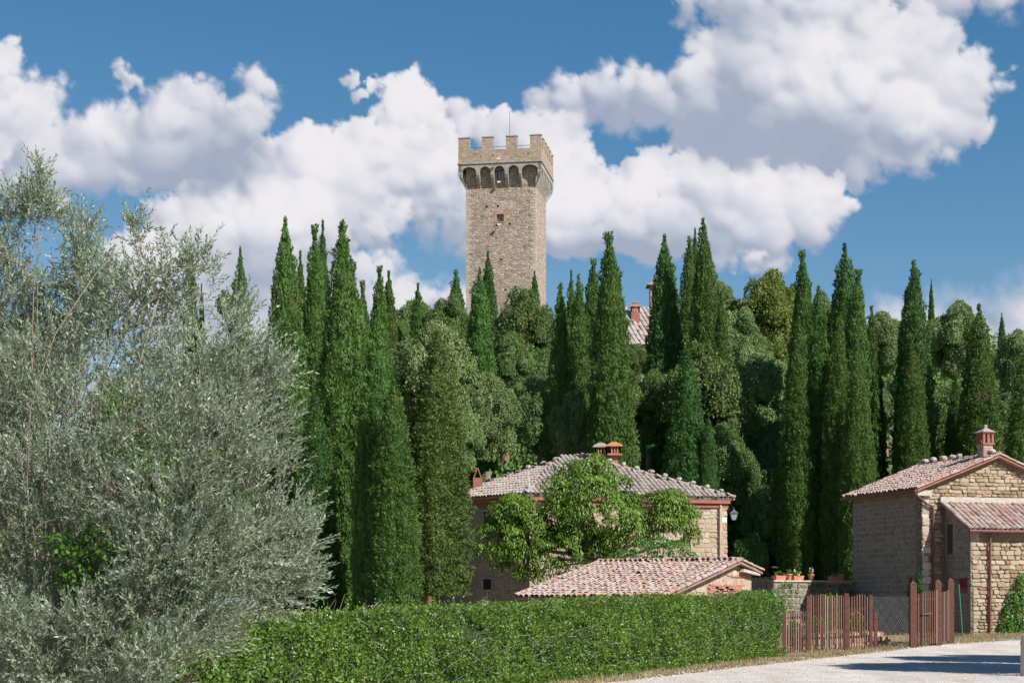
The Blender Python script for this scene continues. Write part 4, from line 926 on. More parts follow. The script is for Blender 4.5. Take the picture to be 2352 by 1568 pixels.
def roof_facet(pc, P0, P1, up_poly, wt=.21, exp=.34, jit=.02, deck=None, thick=.10, tile_h=.11):
    """P0->P1 eave (left to right seen from outside), up_poly the remaining corners; lays barrel tiles over a deck"""
    P0, P1 = np.array(P0, float), np.array(P1, float); a = unit(P1-P0); q = np.array(up_poly[0], float)-P0; n = unit(np.cross(a, q))
    if n[2] < 0: n = -n
    s = np.cross(n, a); corners = [P0, P1]+[np.array(p, float) for p in up_poly]; poly = [(np.dot(c-P0, a), np.dot(c-P0, s)) for c in corners]; ins = clip_test(poly)
    if deck is not None:
        m = MB(); k = len(corners); V = [c+n*.0 for c in corners]+[c-n*thick for c in corners]
        m.add(V, [tuple(range(k)), tuple(range(2*k-1, k-1, -1))]+[(i, i+k, (i+1) % k+k, (i+1) % k) for i in range(k)]); deck.append(m)
    xs_ = [p[0] for p in poly]; ys_ = [p[1] for p in poly]; x = min(xs_)+wt*.5
    while x < max(xs_):
        y = min(ys_)-.03; dx = RS.uniform(-jit, jit)*.6
        while y < max(ys_):
            if ins(x, y+exp*.45) or (ins(x, y+exp*.2) and ins(x, y+.1)):
                an = RS.normal()*.035; A_ = a*math.cos(an)+s*math.sin(an); S_ = -a*math.sin(an)+s*math.cos(an)
                if RS.rand() > .006:
                    S2 = unit(S_-n*.045)
                    p = P0+a*(x+dx+RS.normal()*jit*.4)+s*(y+RS.normal()*jit)+n*(.022+RS.uniform(0, .014))
                    pc.add(RS.randint(6), frame(p, A_*(wt*.98), S2*(exp*1.22), n*tile_h*2.2), 1.+RS.rand()*.01)
            y += exp
        x += wt
    return n
def ridge_tiles(pc, p, q, n=(0, 0, 1), w_=.24, exp=.36, h=.28):
    p, q = np.array(p, float), np.array(q, float); d = unit(q-p); L = np.linalg.norm(q-p); sd_ = unit(np.cross(d, n)); up = np.cross(sd_, d); k = max(1, int(L/exp))
    for i in range(k):
        pc.add(RS.randint(6), frame(p+d*(i*L/k)+up*(.03+RS.uniform(0, .015))+sd_*RS.normal()*.008, sd_*w_, unit(d-up*.03)*exp*1.2, up*h), 2.)
def rock_mesh(seed):
    rs = np.random.RandomState(seed); n, m = 7, 5; V = [(0, 0, -.35)]
    for i in range(1, m):
        ph = math.pi*i/m-math.pi/2
        for k in range(n):
            th = 2*math.pi*k/n; r = rs.uniform(.82, 1.1); V.append((math.cos(ph)*math.cos(th)*r*.5, math.cos(ph)*math.sin(th)*r*.5, math.sin(ph)*.4*r))
    V.append((0, 0, .40)); F3 = [(0, 1+(k+1) % n, 1+k) for k in range(n)]+[(len(V)-1, 1+(m-2)*n+k, 1+(m-2)*n+(k+1) % n) for k in range(n)]
    F4 = [(1+i*n+k, 1+i*n+(k+1) % n, 1+(i+1)*n+(k+1) % n, 1+(i+1)*n+k) for i in range(m-2) for k in range(n)]
    return np_mesh('rock', np.array(V), [np.array(F3), np.array(F4)], smooth=False)
ROCKS = [rock_mesh(i) for i in range(5)]
def rock(name, parent, p, s, mat=None):
    me = ROCKS[RS.randint(5)]
    if len(me.materials) == 0: me.materials.append(M_ROCK)
    o = bpy.data.objects.new(name, me); COL.objects.link(o); o.parent = parent; o.location = p; o.scale = (s*RS.uniform(.9, 1.3), s, s*RS.uniform(.6, .9)); o.rotation_euler = (RS.normal()*.2, RS.normal()*.2, RS.uniform(0, 6)); return o

# ------------------------------------------------------------------ the tower
def corner_piers(zs, zb, S_, s0, s1, T):
    for sx, sy in ((0, 0), (1, 0), (1, 1), (0, 1)):
        V = []; lv = [(0., .42, zs+.3), (0., .42, zs-.25), (.12, .30, zs-.62), (.38, .2, zs-1.1), (.70, .12, zb)]
        for (i0, w_, z) in lv:
            for (a, c) in ((0, 0), (1, 0), (1, 1), (0, 1)):
                x, y = i0+a*w_, i0+c*w_; V.append((S_-x if sx else x, S_-y if sy else y, z))
        b = MB(); b.add(V, [(4*i+k, 4*i+(k+1) % 4, 4*i+4+(k+1) % 4, 4*i+4+k) for i in range(4) for k in range(4)]+[(0, 1, 2, 3), (19, 18, 17, 16)]); b.build('corner_corbel', M_TSTONE, T)
def tower():
    th = math.radians(-9.6); ex = np.array([math.cos(th), math.sin(th), 0]); ey = np.array([-math.sin(th), math.cos(th), 0])
    PR = np.array([3.28, 188., 0]); S_ = 9.5; O = PR-ex*S_                     # parapet's left front corner
    gz = g1(0, 192)-2; T = thing('stone_tower', 'tall square medieval stone tower with battlements on the hilltop', 'tower', (O[0], O[1], gz), th)
    zz = lambda v: EYE+(HZ-v)/FPX*188-gz
    o_ = .75; s0, s1 = o_, S_-o_; zt, zc, zs, zb, zcr = zz(310), zz(367.5), zz(388), zz(424), zz(338.5)
    fl = lambda f: [(0, f), (1, f)]
    win = (4.60, 5.0)
    # shaft with a true opening for its window: butt-jointed panels round the hole
    b = MB(); wx0, wx1, wz0, wz1 = 4.30, 5.10, zz(502), zz(485)
    ux0, ux1, uz0, uz1 = 4.30, 5.15, zz(405), zz(382)
    b.b2((s0, s0, 0), (wx0, s0+.8, zc)); b.b2((ux1, s0, 0), (s1, s0+.8, zc))
    b.b2((wx0, s0, 0), (ux1, s0+.8, wz0)); b.b2((wx1, s0, wz0), (ux1, s0+.8, wz1)); b.b2((wx0, s0, wz1), (ux1, s0+.8, uz0)); b.b2((wx0, s0, uz1), (ux1, s0+.8, zc))
    b.b2((s0, s0+.8, 0), (s0+.8, s1, zc)); b.b2((s1-.8, s0+.8, 0), (s1, s1, zc)); b.b2((s0+.8, s1-.8, 0), (s1-.8, s1, zc))
    b.build('shaft', M_TOWER, T)
    for (a0, a1, c0, c1) in ((wx0, wx1, wz0, wz1), (ux0, ux1, uz0, uz1)):
        w_ = MB(); w_.b2((a0, s0+.22, c0), (a0+.08, s0+.32, c1)); w_.b2((a1-.08, s0+.22, c0), (a1, s0+.32, c1)); w_.b2((a0+.08, s0+.22, c0), (a1-.08, s0+.32, c0+.08)); w_.b2((a0+.08, s0+.22, c1-.08), (a1-.08, s0+.32, c1)); w_.b2(((a0+a1)/2-.03, s0+.23, c0+.08), ((a0+a1)/2+.03, s0+.31, c1-.08))
        wf = w_.build('window', M_WOODD, T); g_ = MB(); g_.b2((a0+.06, s0+.26, c0+.06), (a1-.06, s0+.28, c1-.06)); g_.build('pane', M_GLASS, wf)
    b = MB()
    for q0, q1 in (((wx0-.28, s0-.03, wz0-.1), (wx0, s0+.1, wz1+.3)), ((wx1, s0-.03, wz0-.1), (wx1+.28, s0+.1, wz1+.3)), ((wx0, s0-.03, wz1), (wx1, s0+.1, wz1+.3)), ((wx0, s0-.05, wz0-.12), (wx1, s0+.1, wz0))): b.b2(q0, q1)
    b.build('window_surround', plain('old_brick_surround', (.40, .22, .16), .9, .3, 6), T)
    for (u, v) in ((1117, 466), (1143, 466), (1140, 510), (1170, 508), (1150, 590), (1160, 660)):
        x_ = (u-1069)/160*8+o_; b = MB(); z_ = zz(v); b.b2((x_-.13, s0-.004, z_-.12), (x_+.13, s0+.2, z_+.12)); b.build('painted_putlog_hole', M_DARK, T)  # black block at the wall face, painted for the hole's shade
    # rising quoins on the three corners in view
    Q = Pieces('quoin', BRV, picked('pale_quoin', [(.44, .39, .32), (.50, .46, .40), (.38, .33, .27), (.46, .38, .28)], .9, .5)); z = .0; i = 0
    while z < zb-.3:
        h = .34; L1, L2 = (.62, .36) if i % 2 else (.36, .62)
        for cx, sg in ((s0, 1), (s1, -1)):
            Q.add(0, frame((cx+sg*(L1/2-.012), s0, z+h/2), (L1, 0, 0), (0, .015, 0), (0, 0, h-.03)), 1)
        Q.add(0, frame((s1, s0+L2/2-.012, z+h/2), (0, L2, 0), (-.015, 0, 0), (0, 0, h-.03)), 1); z += h; i += 1
    Q.build(T)
    # jetty: front with five arches, sides with seven
    def face(arches, p0, e, n, name):
        b = MB(); pts = []
        for (c, w2) in arches:
            r = w2/2
            for k in range(9):
                a = math.pi-math.pi*k/8; pts.append((c+r*math.cos(a), zs+min(r, .56)*math.sin(a)))
        low = [(0, zs)]+pts+[(S_, zs)]; tops = zc-.14
        for i in range(len(low)-1):
            (x0, za), (x1, zb_) = low[i], low[i+1]
            if x1-x0 < 1e-5: continue
            b.prism([(x0, za), (x1, zb_), (x1, tops), (x0, tops)], p0, e, (0, 0, 1), n, -.32, 0)
        b.build(name, M_TSTONE, T)
        # corbels under every pier
        edges = [0.]+[v_ for c, w2 in arches for v_ in (c-w2/2, c+w2/2)]+[S_]
        for i in range(2, len(edges)-2, 2):
            x0, x1 = edges[i], edges[i+1]
            if i == 0: x0 = .02; x1 = max(x1, .4)
            if i == len(edges)-2: x1 = S_-.02; x0 = min(x0, S_-.4)
            c = MB(); p_ = np.array(p0, float); e_ = np.array(e, float); n_ = np.array(n, float)
            prof = [(0, zs-.002), (-.02, zs-.40), (-.16, zs-.75), (-.42, zs-1.2), (-.74, zb), (-.76, zs-.002)]; V = []
            for x_ in (x0+.03, x1-.03):
                for (dn, z_) in prof: V.append(p_+e_*x_+n_*dn+np.array([0, 0, z_]))
            k = len(prof); c.add(V, [tuple(range(k)), tuple(range(2*k-1, k-1, -1))]+[(j, j+k, (j+1) % k+k, (j+1) % k) for j in range(k)]); c.build('corbel', M_TSTONE, T)
    face([(1.23, 1.62), (3.07, 1.22), (4.71, 1.2), (6.33, 1.2), (8.18, 1.84)], (0, 0, 0), (1, 0, 0), (0, -1, 0), 'arcade')
    sarc = [(1.15+1.2*i, .78) for i in range(7)]
    face(sarc, (S_, 0, 0), (0, 1, 0), (1, 0, 0), 'arcade'); face(sarc, (0, S_, 0), (0, -1, 0), (-1, 0, 0), 'arcade')
    b = MB(); b.b2((.33, .33, zc-.34), (S_-.33, S_-.33, zc-.16)); b.build('soffit', M_TSTONE, T)
    b = MB(); b.b2((-.10, -.10, zc-.14), (S_+.10, S_+.10, zc-.03)); b.b2((-.05, -.05, zc-.03), (S_+.05, S_+.05, zc+.02)); b.build('string_course', M_TSTONE, T)
    b = MB(); W = .5; e_ = zc+.02
    b.b2((0, 0, e_), (S_, W, zcr)); b.b2((0, S_-W, e_), (S_, S_, zcr)); b.b2((0, W, e_), (W, S_-W, zcr)); b.b2((S_-W, W, e_), (S_, S_-W, zcr)); b.b2((W, W, e_), (S_-W, S_-W, e_+.2)); b.build('parapet', M_TBRICK, T)
    mw = 1.28; step = (S_-mw)/3
    corner_piers(zs, zb, S_, s0, s1, T)
    def merlon(x0, y0, x1, y1, top=True):
        b = MB(); b.b2((x0, y0, zcr), (x1, y1, zt)); m = b.build('merlon', M_TBRICK, T)
        c = MB(); c.b2((x0-.05, y0-.05, zt), (x1+.05, y1+.05, zt+.10)); c.build('coping', M_TSTONE, m)
    for i in range(4):
        merlon(i*step, 0, i*step+mw, W); merlon(i*step, S_-W, i*step+mw, S_)
    st2 = (S_-1.0)/5
    for i in range(1, 5):
        y0 = i*st2; merlon(S_-W, y0, S_, y0+.95); merlon(0, y0, W, y0+.95)
    for i in (0, 1, 2):
        b = MB(); b.tube([(i*step+mw, .25, zcr+.36), ((i+1)*step, .25, zcr+.36)], .03, 6); b.build('guard_rail', M_STEEL, T)
    for u in (1105, 1132, 1187, 1213): 
        x_ = (u-1052)/191*S_; b = MB(); b.b2((x_-.07, -.004, zz(353)), (x_+.07, .2, zz(350.4))); b.build('painted_drain_hole', M_DARK, T)  # no recess: black block stands in for the shaded drain mouth
    # lamps on small arms
    for (x_, z_) in ((4.75, zz(365)), (4.62, zz(414)), (4.62, zz(512))):
        y_ = -.1 if z_ > zs else s0; b = MB(); b.tube([(x_-.05, y_+.1, z_), (x_, y_-.45, z_+.06)], .03, 6); b.box((x_, y_-.5, z_+.06), (.34, .22, .14)); b.build('spotlight', M_WHITE, T)
    b = MB(); x_ = (1160-1052)/191*S_; b.tube([(x_, 3.2, e_), (x_, 3.2, zz(235)*1.005)], [.07, .03], 8); b.tube([(x_, 3.2, zz(300)), (x_, 3.2, zz(299))], .12, 8)
    b.build('mast', M_STEEL, T)
tower()

# ------------------------------------------------------------------ farmhouse in the middle
M_DECK2 = plain('grey_deck', (.30, .235, .21), .95, .3, 10)  # plain grey-brown colour of the deck under the tiles
def window(parent, p, e, n, w_, h, frame_w=.05, bars=True, sunk=.12):
    """jamb box sunk in the wall face, with a near-black plate behind a timber frame"""
    p, e, n = np.array(p, float), unit(e), unit(n); up = np.array([0, 0, 1.])
    b = MB(); 
    for (x0, x1, z0, z1) in ((-.09, 0, -.06, h+.06), (w_, w_+.09, -.06, h+.06), (0, w_, h, h+.10), (-.04, w_+.04, -.08, 0)): b.prism([(x0, z0), (x1, z0), (x1, z1), (x0, z1)], p, e, up, n, -.05, .045)
    f = b.build('window', M_TSTONE, parent)
    b = MB(); b.prism([(0, 0), (w_, 0), (w_, h), (0, h)], p, e, up, n, -.05, .004); b.build('pane', M_DARK, f)
    b = MB(); k = 3 if bars else 1
    for i in range(k):
        x = w_*(i+1)/(k+1); b.prism([(x-.018, 0), (x+.018, 0), (x+.018, h), (x-.018, h)], p, e, up, n, .004, .03)
    b.build('bars', M_WOODD if not bars else M_IRON, f)
def farmhouse():
    ez_ = EYE+232/FPX*74
    C, R, B, L = [np.array(q, float) for q in ((.6, 74, ez_), (10.32, 77.3, ez_), (5.7, 83.6, ez_), (-3.98, 80, ez_))]
    P1 = np.array([2.35, 79, EYE+307/FPX*79]); P2 = np.array([4.1, 78.9, EYE+305/FPX*79])
    gz = g1(.6, 76)-.3; T = thing('farmhouse', 'two-storey pinkish stone farmhouse with a low hipped tile roof, behind the walnut', 'house', (.6, 74, gz)); base = np.array([.6, 74, gz])
    def wall(a, b_, name, mat, top):
        m = MB(); a, b_ = np.array(a)-base, np.array(b_)-base; e = unit((b_-a)*[1, 1, 0]); n = np.array([e[1], -e[0], 0])
        m.prism([(0, 0), (np.linalg.norm((b_-a)[:2]), 0), (np.linalg.norm((b_-a)[:2]), top), (0, top)], (a[0], a[1], 0), e, (0, 0, 1), n, -.45, 0); m.build(name, mat, T); return e, n, a
    cen = (C+R+B+L)/4; ins = lambda p: p+(cen-p)/np.linalg.norm(cen-p)*.38
    c, r, b_, l = ins(C), ins(R), ins(B), ins(L); H = ez_-gz-.10
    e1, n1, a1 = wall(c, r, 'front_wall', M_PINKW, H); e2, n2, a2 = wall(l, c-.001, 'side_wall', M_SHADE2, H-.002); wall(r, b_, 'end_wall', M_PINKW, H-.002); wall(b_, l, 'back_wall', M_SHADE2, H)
    # corner stones and rubble where the wall can be seen right of the tree
    Q = Pieces('stone', STV, M_STONEP); Lf = np.linalg.norm((r-c)[:2])
    p0 = np.array([a1[0], a1[1], 0])
    lay_stones(Q, p0, e1, n1, (4.2, Lf), (1.2, H-.35), lambda x, z: 0 < x < Lf-.01 and z < H-.32, (.16, .27), (.25, .6), (.006, .03), 10, .03)
    Q.build(T)
    q = Pieces('quoin', STV, picked('banded_quoin', [(.46, .37, .28), (.42, .21, .16), (.50, .42, .33), (.44, .33, .25)], .9, .4)); z = .3; i = 0
    while z < H-.4:
        h = .26 if i % 3 else .14; L1 = .5 if i % 2 else .34; q.add(i, frame(p0+e1*(Lf-L1/2)+[0, 0, z+h/2], e1*L1*.99, -n1*.075, (0, 0, h-.02)), 1); z += h; i += 1
    q.build(T)
    b = MB(); e1_ = e1; b.prism([(.0, H-.34), (Lf+.04, H-.34), (Lf+.04, H-.003), (0, H-.003)], p0, e1, (0, 0, 1), n1, .001, .09); b.prism([(-.02, H-.15), (Lf+.09, H-.15), (Lf+.09, H-.001), (-.02, H-.001)], p0, e1, (0, 0, 1), n1, .088, .19)
    Ls = np.linalg.norm((c-l)[:2]); p2 = np.array([a2[0], a2[1], 0]); b.prism([(0, H-.34), (Ls+.04, H-.34), (Ls+.04, H-.006), (0, H-.006)], p2, e2, (0, 0, 1), n2, .001, .09); b.prism([(0, H-.15), (Ls+.09, H-.15), (Ls+.09, H-.002), (0, H-.002)], p2, e2, (0, 0, 1), n2, .088, .19)
    b.build('brick_cornice', M_RIM, T)
    def on_side(u):                                                        # where a column of the view meets the side wall
        k = (u-1176)/FPX; P = a2+base; return (k*P[1]-P[0])/(e2[0]-k*e2[1])
    for (u, v0_, v1_) in ((1112, 1175, 1219), (1111, 1329, 1353)):
        s_ = on_side(u); dd = (a2+base+e2*s_)[1]; z0 = EYE+(HZ-v1_)/FPX*dd-gz; h = (v1_-v0_)/FPX*dd; window(T, p2+e2*s_+[0, 0, z0], e2, n2, .62, h, bars=v0_ > 1300)
    # hidden behind the walnut, but part of a front one would expect
    for x_ in (2.2, 5.6): window(T, p0+e1*x_+[0, 0, 3.1], e1, n1, .85, 1.25, bars=False)
    # white box and the pale crack running down from it
    k = (1657-1176)/FPX; P = a1+base; s_ = (k*P[1]-P[0])/(e1[0]-k*e1[1]); dd = (P+e1*s_)[1]; z0 = EYE+(HZ-1199)/FPX*dd-gz
    b = MB(); b.prism([(0, 0), (.22, 0), (.22, .2), (0, .2)], p0+e1*s_+[0, 0, z0], e1, (0, 0, 1), n1, 0, .1); b.build('meter_box', M_WHITE, T)
    b = MB(); pts = [p0+e1*(s_+.12+dx)+[0, 0, z0-dz]+n1*.035 for dx, dz in ((0, 0), (.05, .35), (-.03, .7), (.02, 1.0), (.0, 1.5), (-.04, 1.9))]; b.tube(pts, .035, 5); b.build('mortar_crack', M_PLAST, T)
    b = MB(); pts = [p0+e1*(s_+.55+dx)+[0, 0, z0+1.05-dz]+n1*.05 for dx, dz in ((-1.1, -.3), (-.75, .25), (-.52, .9), (-.45, 2.2), (-.42, 3.0))]; b.tube(pts, .014, 5); b.build('cable', M_IRON, T)
    TP = Pieces('roof_tile', TLV, M_TILEG); dk = []
    Cl, Rl, Bl, Ll, p1, p2_ = [x-base for x in (C, R, B, L, P1, P2)]
    roof_facet(TP, Cl, Rl, [p2_, p1], .235, .38, .02, dk); roof_facet(TP, Ll, Cl, [p1], .235, .38, .02, dk); roof_facet(TP, Rl, Bl, [p2_], .235, .38, .02, dk); roof_facet(TP, Bl, Ll, [p1, p2_], .235, .38, .02, dk)
    dm = MB()
    for m in dk:
        V = np.concatenate(m.V); dm.add(V, [f for fs in m.F.values() for f in fs])
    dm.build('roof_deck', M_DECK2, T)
    for a_, c_ in ((Cl, p1), (Ll, p1), (Rl, p2_), (Bl, p2_), (p1, p2_)): ridge_tiles(TP, a_, c_)
    TP.build(T)
    for t_ in np.linspace(.10, .92, 9): rock('weight_stone', T, tuple(Rl+(p2_-Rl)*t_+[0, 0, .20]), .30)
    for t_ in (.75, .86, .95): rock('weight_stone', T, tuple(Ll+(p1-Ll)*t_+[0, 0, .20]), .30)
    # twin slotted chimney heads
    def head(cx, cy, zt, zb_, w_, capm, shaft_w, name):
        ch = MB(); ch.b2((cx-shaft_w/2, cy-shaft_w/2, zb_), (cx+shaft_w/2, cy+shaft_w/2, zt-.62)); ch.b2((cx-w_/2-.04, cy-w_/2-.04, zt-.62), (cx+w_/2+.04, cy+w_/2+.04, zt-.54)); o = ch.build(name, M_BRICK, T)
        k = 5; s_ = MB()
        for i in range(k):
            q_ = -w_/2+.035+i*(w_-.07)/(k-1)
            for (ax, ay) in ((q_, -w_/2+.035), (q_, w_/2-.035), (-w_/2+.035, q_), (w_/2-.035, q_)): s_.box((cx+ax, cy+ay, zt-.375), (.07, .07, .33))
        s_.build('slotted_head', M_BRICK, o); i_ = MB(); i_.box((cx, cy, zt-.38), (w_*.55, w_*.55, .31)); i_.build('flue', M_DARK, o)
        c_ = MB(); c_.add([(cx+a*(w_/2+.10), cy+b2*(w_/2+.10), zt-.205) for a, b2 in ((-1, -1), (1, -1), (1, 1), (-1, 1))]+[(cx+a*(w_/2+.08), cy+b2*(w_/2+.08), zt-.14) for a, b2 in ((-1, -1), (1, -1), (1, 1), (-1, 1))]+[(cx+a*w_*.16, cy+b2*w_*.16, zt+.03) for a, b2 in ((-1, -1), (1, -1), (1, 1), (-1, 1))], [(3, 2, 1, 0), (0, 1, 5, 4), (1, 2, 6, 5), (2, 3, 7, 6), (3, 0, 4, 7), (4, 5, 9, 8), (5, 6, 10, 9), (6, 7, 11, 10), (7, 4, 8, 11), (8, 9, 10, 11)]); c_.build('chimney_cap', capm, o)
    z_ = lambda v, d: EYE+(HZ-v)/FPX*d-gz
    head((1380-1176)/FPX*80.2-base[0], 80.2-74, z_(1018, 80.2), 6.0, .60, M_DECK2, .56, 'chimney'); head((1411-1176)/FPX*79.6-base[0], 79.6-74, z_(1016, 79.6), 5.9, .60, M_LICH, .34, 'chimney')
    # two tiles leaning together as a vent on the left slope
    vp = np.array([(1097-1176)/FPX*79.2, 79.2, 0])-base; vz = z_(1097, 79.2); b = MB()
    for sg in (-1, 1):
        b.prism([(-.20*sg, 0), (-.15*sg, 0), (.02*sg, .48), (-.03*sg, .48)][::sg], (vp[0], vp[1], vz), (1, 0, 0), (0, 0, 1), (0, -1, 0), -.2, .2)
    b.build('roof_vent', M_RIM, T); b = MB(); b.box((vp[0], vp[1], vz-.25), (.42, .42, .5)); b.build('vent_base', M_RIM, T)
    # lantern on an iron arm at the right corner
    lp = np.array([r[0]+.33, r[1]+.1, EYE+(HZ-1186)/FPX*77]); T2 = thing('wall_lantern', 'small grey-white lantern on an arm at the farmhouse corner', 'lantern', tuple(lp))
    b = MB(); b.tube([(-.34, 0, .12), (-.1, 0, .5), (0, 0, .42)], .015, 6); b.build('arm', M_IRON, T2)
    V = [(a*.08, b2*.08, -.13) for a, b2 in ((-1, -1), (1, -1), (1, 1), (-1, 1))]+[(a*.17, b2*.17, .18) for a, b2 in ((-1, -1), (1, -1), (1, 1), (-1, 1))]
    b = MB(); b.add(V, [(3, 2, 1, 0), (0, 1, 5, 4), (1, 2, 6, 5), (2, 3, 7, 6), (3, 0, 4, 7), (4, 5, 6, 7)]); b.build('glass', M_PBLUE, T2)
    b = MB(); b.add([(a*.2, b2*.2, .182) for a, b2 in ((-1, -1), (1, -1), (1, 1), (-1, 1))]+[(a*.04, b2*.04, .34) for a, b2 in ((-1, -1), (1, -1), (1, 1), (-1, 1))], [(3, 2, 1, 0), (0, 1, 5, 4), (1, 2, 6, 5), (2, 3, 7, 6), (3, 0, 4, 7), (4, 5, 6, 7)]); b.tube([(0, 0, .34), (0, 0, .45)], .02, 6); b.build('lantern_cap', M_STEEL, T2)
farmhouse()

# ------------------------------------------------------------------ low shed in front
def shed():
    RL, RR = np.array([3.07, 59, 2.77]), np.array([7.67, 56, 2.77]); dn = np.array([-3, -4.6, 0]); dn = dn/np.linalg.norm(dn)
    EL_, ER = np.array([.07, 54.4, 1.56]), np.array([4.67, 51.4, 1.56]); KL, KR = RL-dn*1.75+[0, 0, -.33], RR-dn*1.75+[0, 0, -.33]
    base = np.array([4., 55.5, g1(4, 55)-.2]); T = thing('low_shed', 'low stone shed with a mottled pink tile roof behind the hedge', 'shed', tuple(base)); a = unit(RR-RL)
    loc = lambda p: np.array(p)-base
    TP = Pieces('roof_tile', TLV, M_TILE); dk = []
    roof_facet(TP, loc(EL_), loc(ER), [loc(RR), loc(RL)], .20, .33, .03, dk, .09, .10); roof_facet(TP, loc(KR), loc(KL), [loc(RL), loc(RR)], .20, .33, .03, dk, .09, .10)
    dm = MB()
    for m in dk: dm.add(np.concatenate(m.V), [f for fs in m.F.values() for f in fs])
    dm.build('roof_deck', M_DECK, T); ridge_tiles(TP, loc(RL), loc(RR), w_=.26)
    for p, q in ((ER, RR), (KR, RR), (EL_, RL)): ridge_tiles(TP, loc(p)-a*.03*(1 if p is not EL_ else -1), loc(q)-a*.03*(1 if p is not EL_ else -1), w_=.19, h=.24)
    TP.build(T)
    # walls under the roof
    G0 = RR-a*.25; w0 = G0+dn*5.25; w1 = G0-dn*1.35; e = unit(-(dn)); n = a; n = n*np.array([1, 1, 0]); p0 = np.array([w0[0]-base[0], w0[1]-base[1], 0])
    Lw = 6.6; zr = 2.77-base[2]-.12; ze = zr-1.21*5.25/5.49; zk = zr-.33*1.35/1.75
    b = MB(); b.prism([(0, 0), (Lw, 0), (Lw, zk), (5.25, zr), (0, ze)], p0, e, (0, 0, 1), n, -.4, 0); b.build('gable_wall', M_PINKW, T)
    L_ = np.linalg.norm((RR-RL))-.5
    for (pp, z_, nm) in ((w0, ze, 'eaves_wall'), (w1+dn*.4, zk, 'back_wall')):
        q0 = np.array([pp[0]-base[0], pp[1]-base[1], 0])-a*.401; b = MB(); b.prism([(0, 0), (L_-.4, 0), (L_-.4, z_-.02), (0, z_-.02)], q0, -a*[1, 1, 0], (0, 0, 1), e, 0, .4); b.build(nm, M_SHADE2, T)
    top = lambda x: (ze+(zr-ze)*x/5.25) if x < 5.25 else zr-(x-5.25)*(zr-zk)/1.35
    kx = lambda u: (lambda k, P: (k*P[1]-P[0])/(e[0]-k*e[1]))((u-1176)/FPX, w0)
    xh = [kx(u) for u in (1642, 1654, 1665, 1677)]; dd = 55.8; zB = EYE+(HZ-1343)/FPX*dd-base[2]; zA = zB-.55
    Bk = Pieces('brick', BRV, M_BRICK); z = zA; i = 0
    hz = [EYE+(HZ-v)/FPX*dd-base[2] for v in (1353, 1357, 1352, 1357)]
    while z < zB:
        x = xh[0]-.55+(i % 2)*.12
        while x < xh[-1]+.75:
            if not any(abs(x+.12-hx-.1) < .15 and abs(z+.035-hz_) < .10 for hx, hz_ in zip(xh, hz)): Bk.add(0, frame(p0+e*(x+.12)+[0, 0, z+.035]+n*.0, e*.235, -n*.05, (0, 0, .062)), 1)
            x += .25
        z += .072; i += 1
    for x in np.arange(5.0, Lw-.3, .25): Bk.add(0, frame(p0+e*(x+.12)+[0, 0, zB+.3], e*.235, -n*.04, (0, 0, .062)), 1)
    Bk.build(T)
    for hx, hz_ in zip(xh, hz):
        b = MB(); b.prism([(hx-.04, hz_-.09), (hx+.22, hz_-.09), (hx+.22, hz_+.09), (hx-.04, hz_+.09)], p0, e, (0, 0, 1), n, -.1, .004); b.build('painted_vent_hole', M_DARK, T)  # near-black plate painted for the shade in the vent
    St = Pieces('stone', STV, M_STONEP); lay_stones(St, p0, e, n, (1.5, Lw), (.6, zr), lambda x, z: 0 < x < Lw-.02 and z < top(x)-.05 and not (xh[0]-.6 < x < xh[-1]+.8 and zA-.02 < z < zB+.02), (.22, .36), (.3, .62), (.01, .035), 10, .045); St.build(T)
    b = MB(); q = G0+a*.26; b.prism([(Lw-1.05, zk+.02), (Lw+.25, zk-.10), (Lw+.25, zk-.02), (Lw-1.0, zk+.12)], p0, e, (0, 0, 1), n, .001, .22); b.build('eaves_board', M_PLAST, T)
shed()

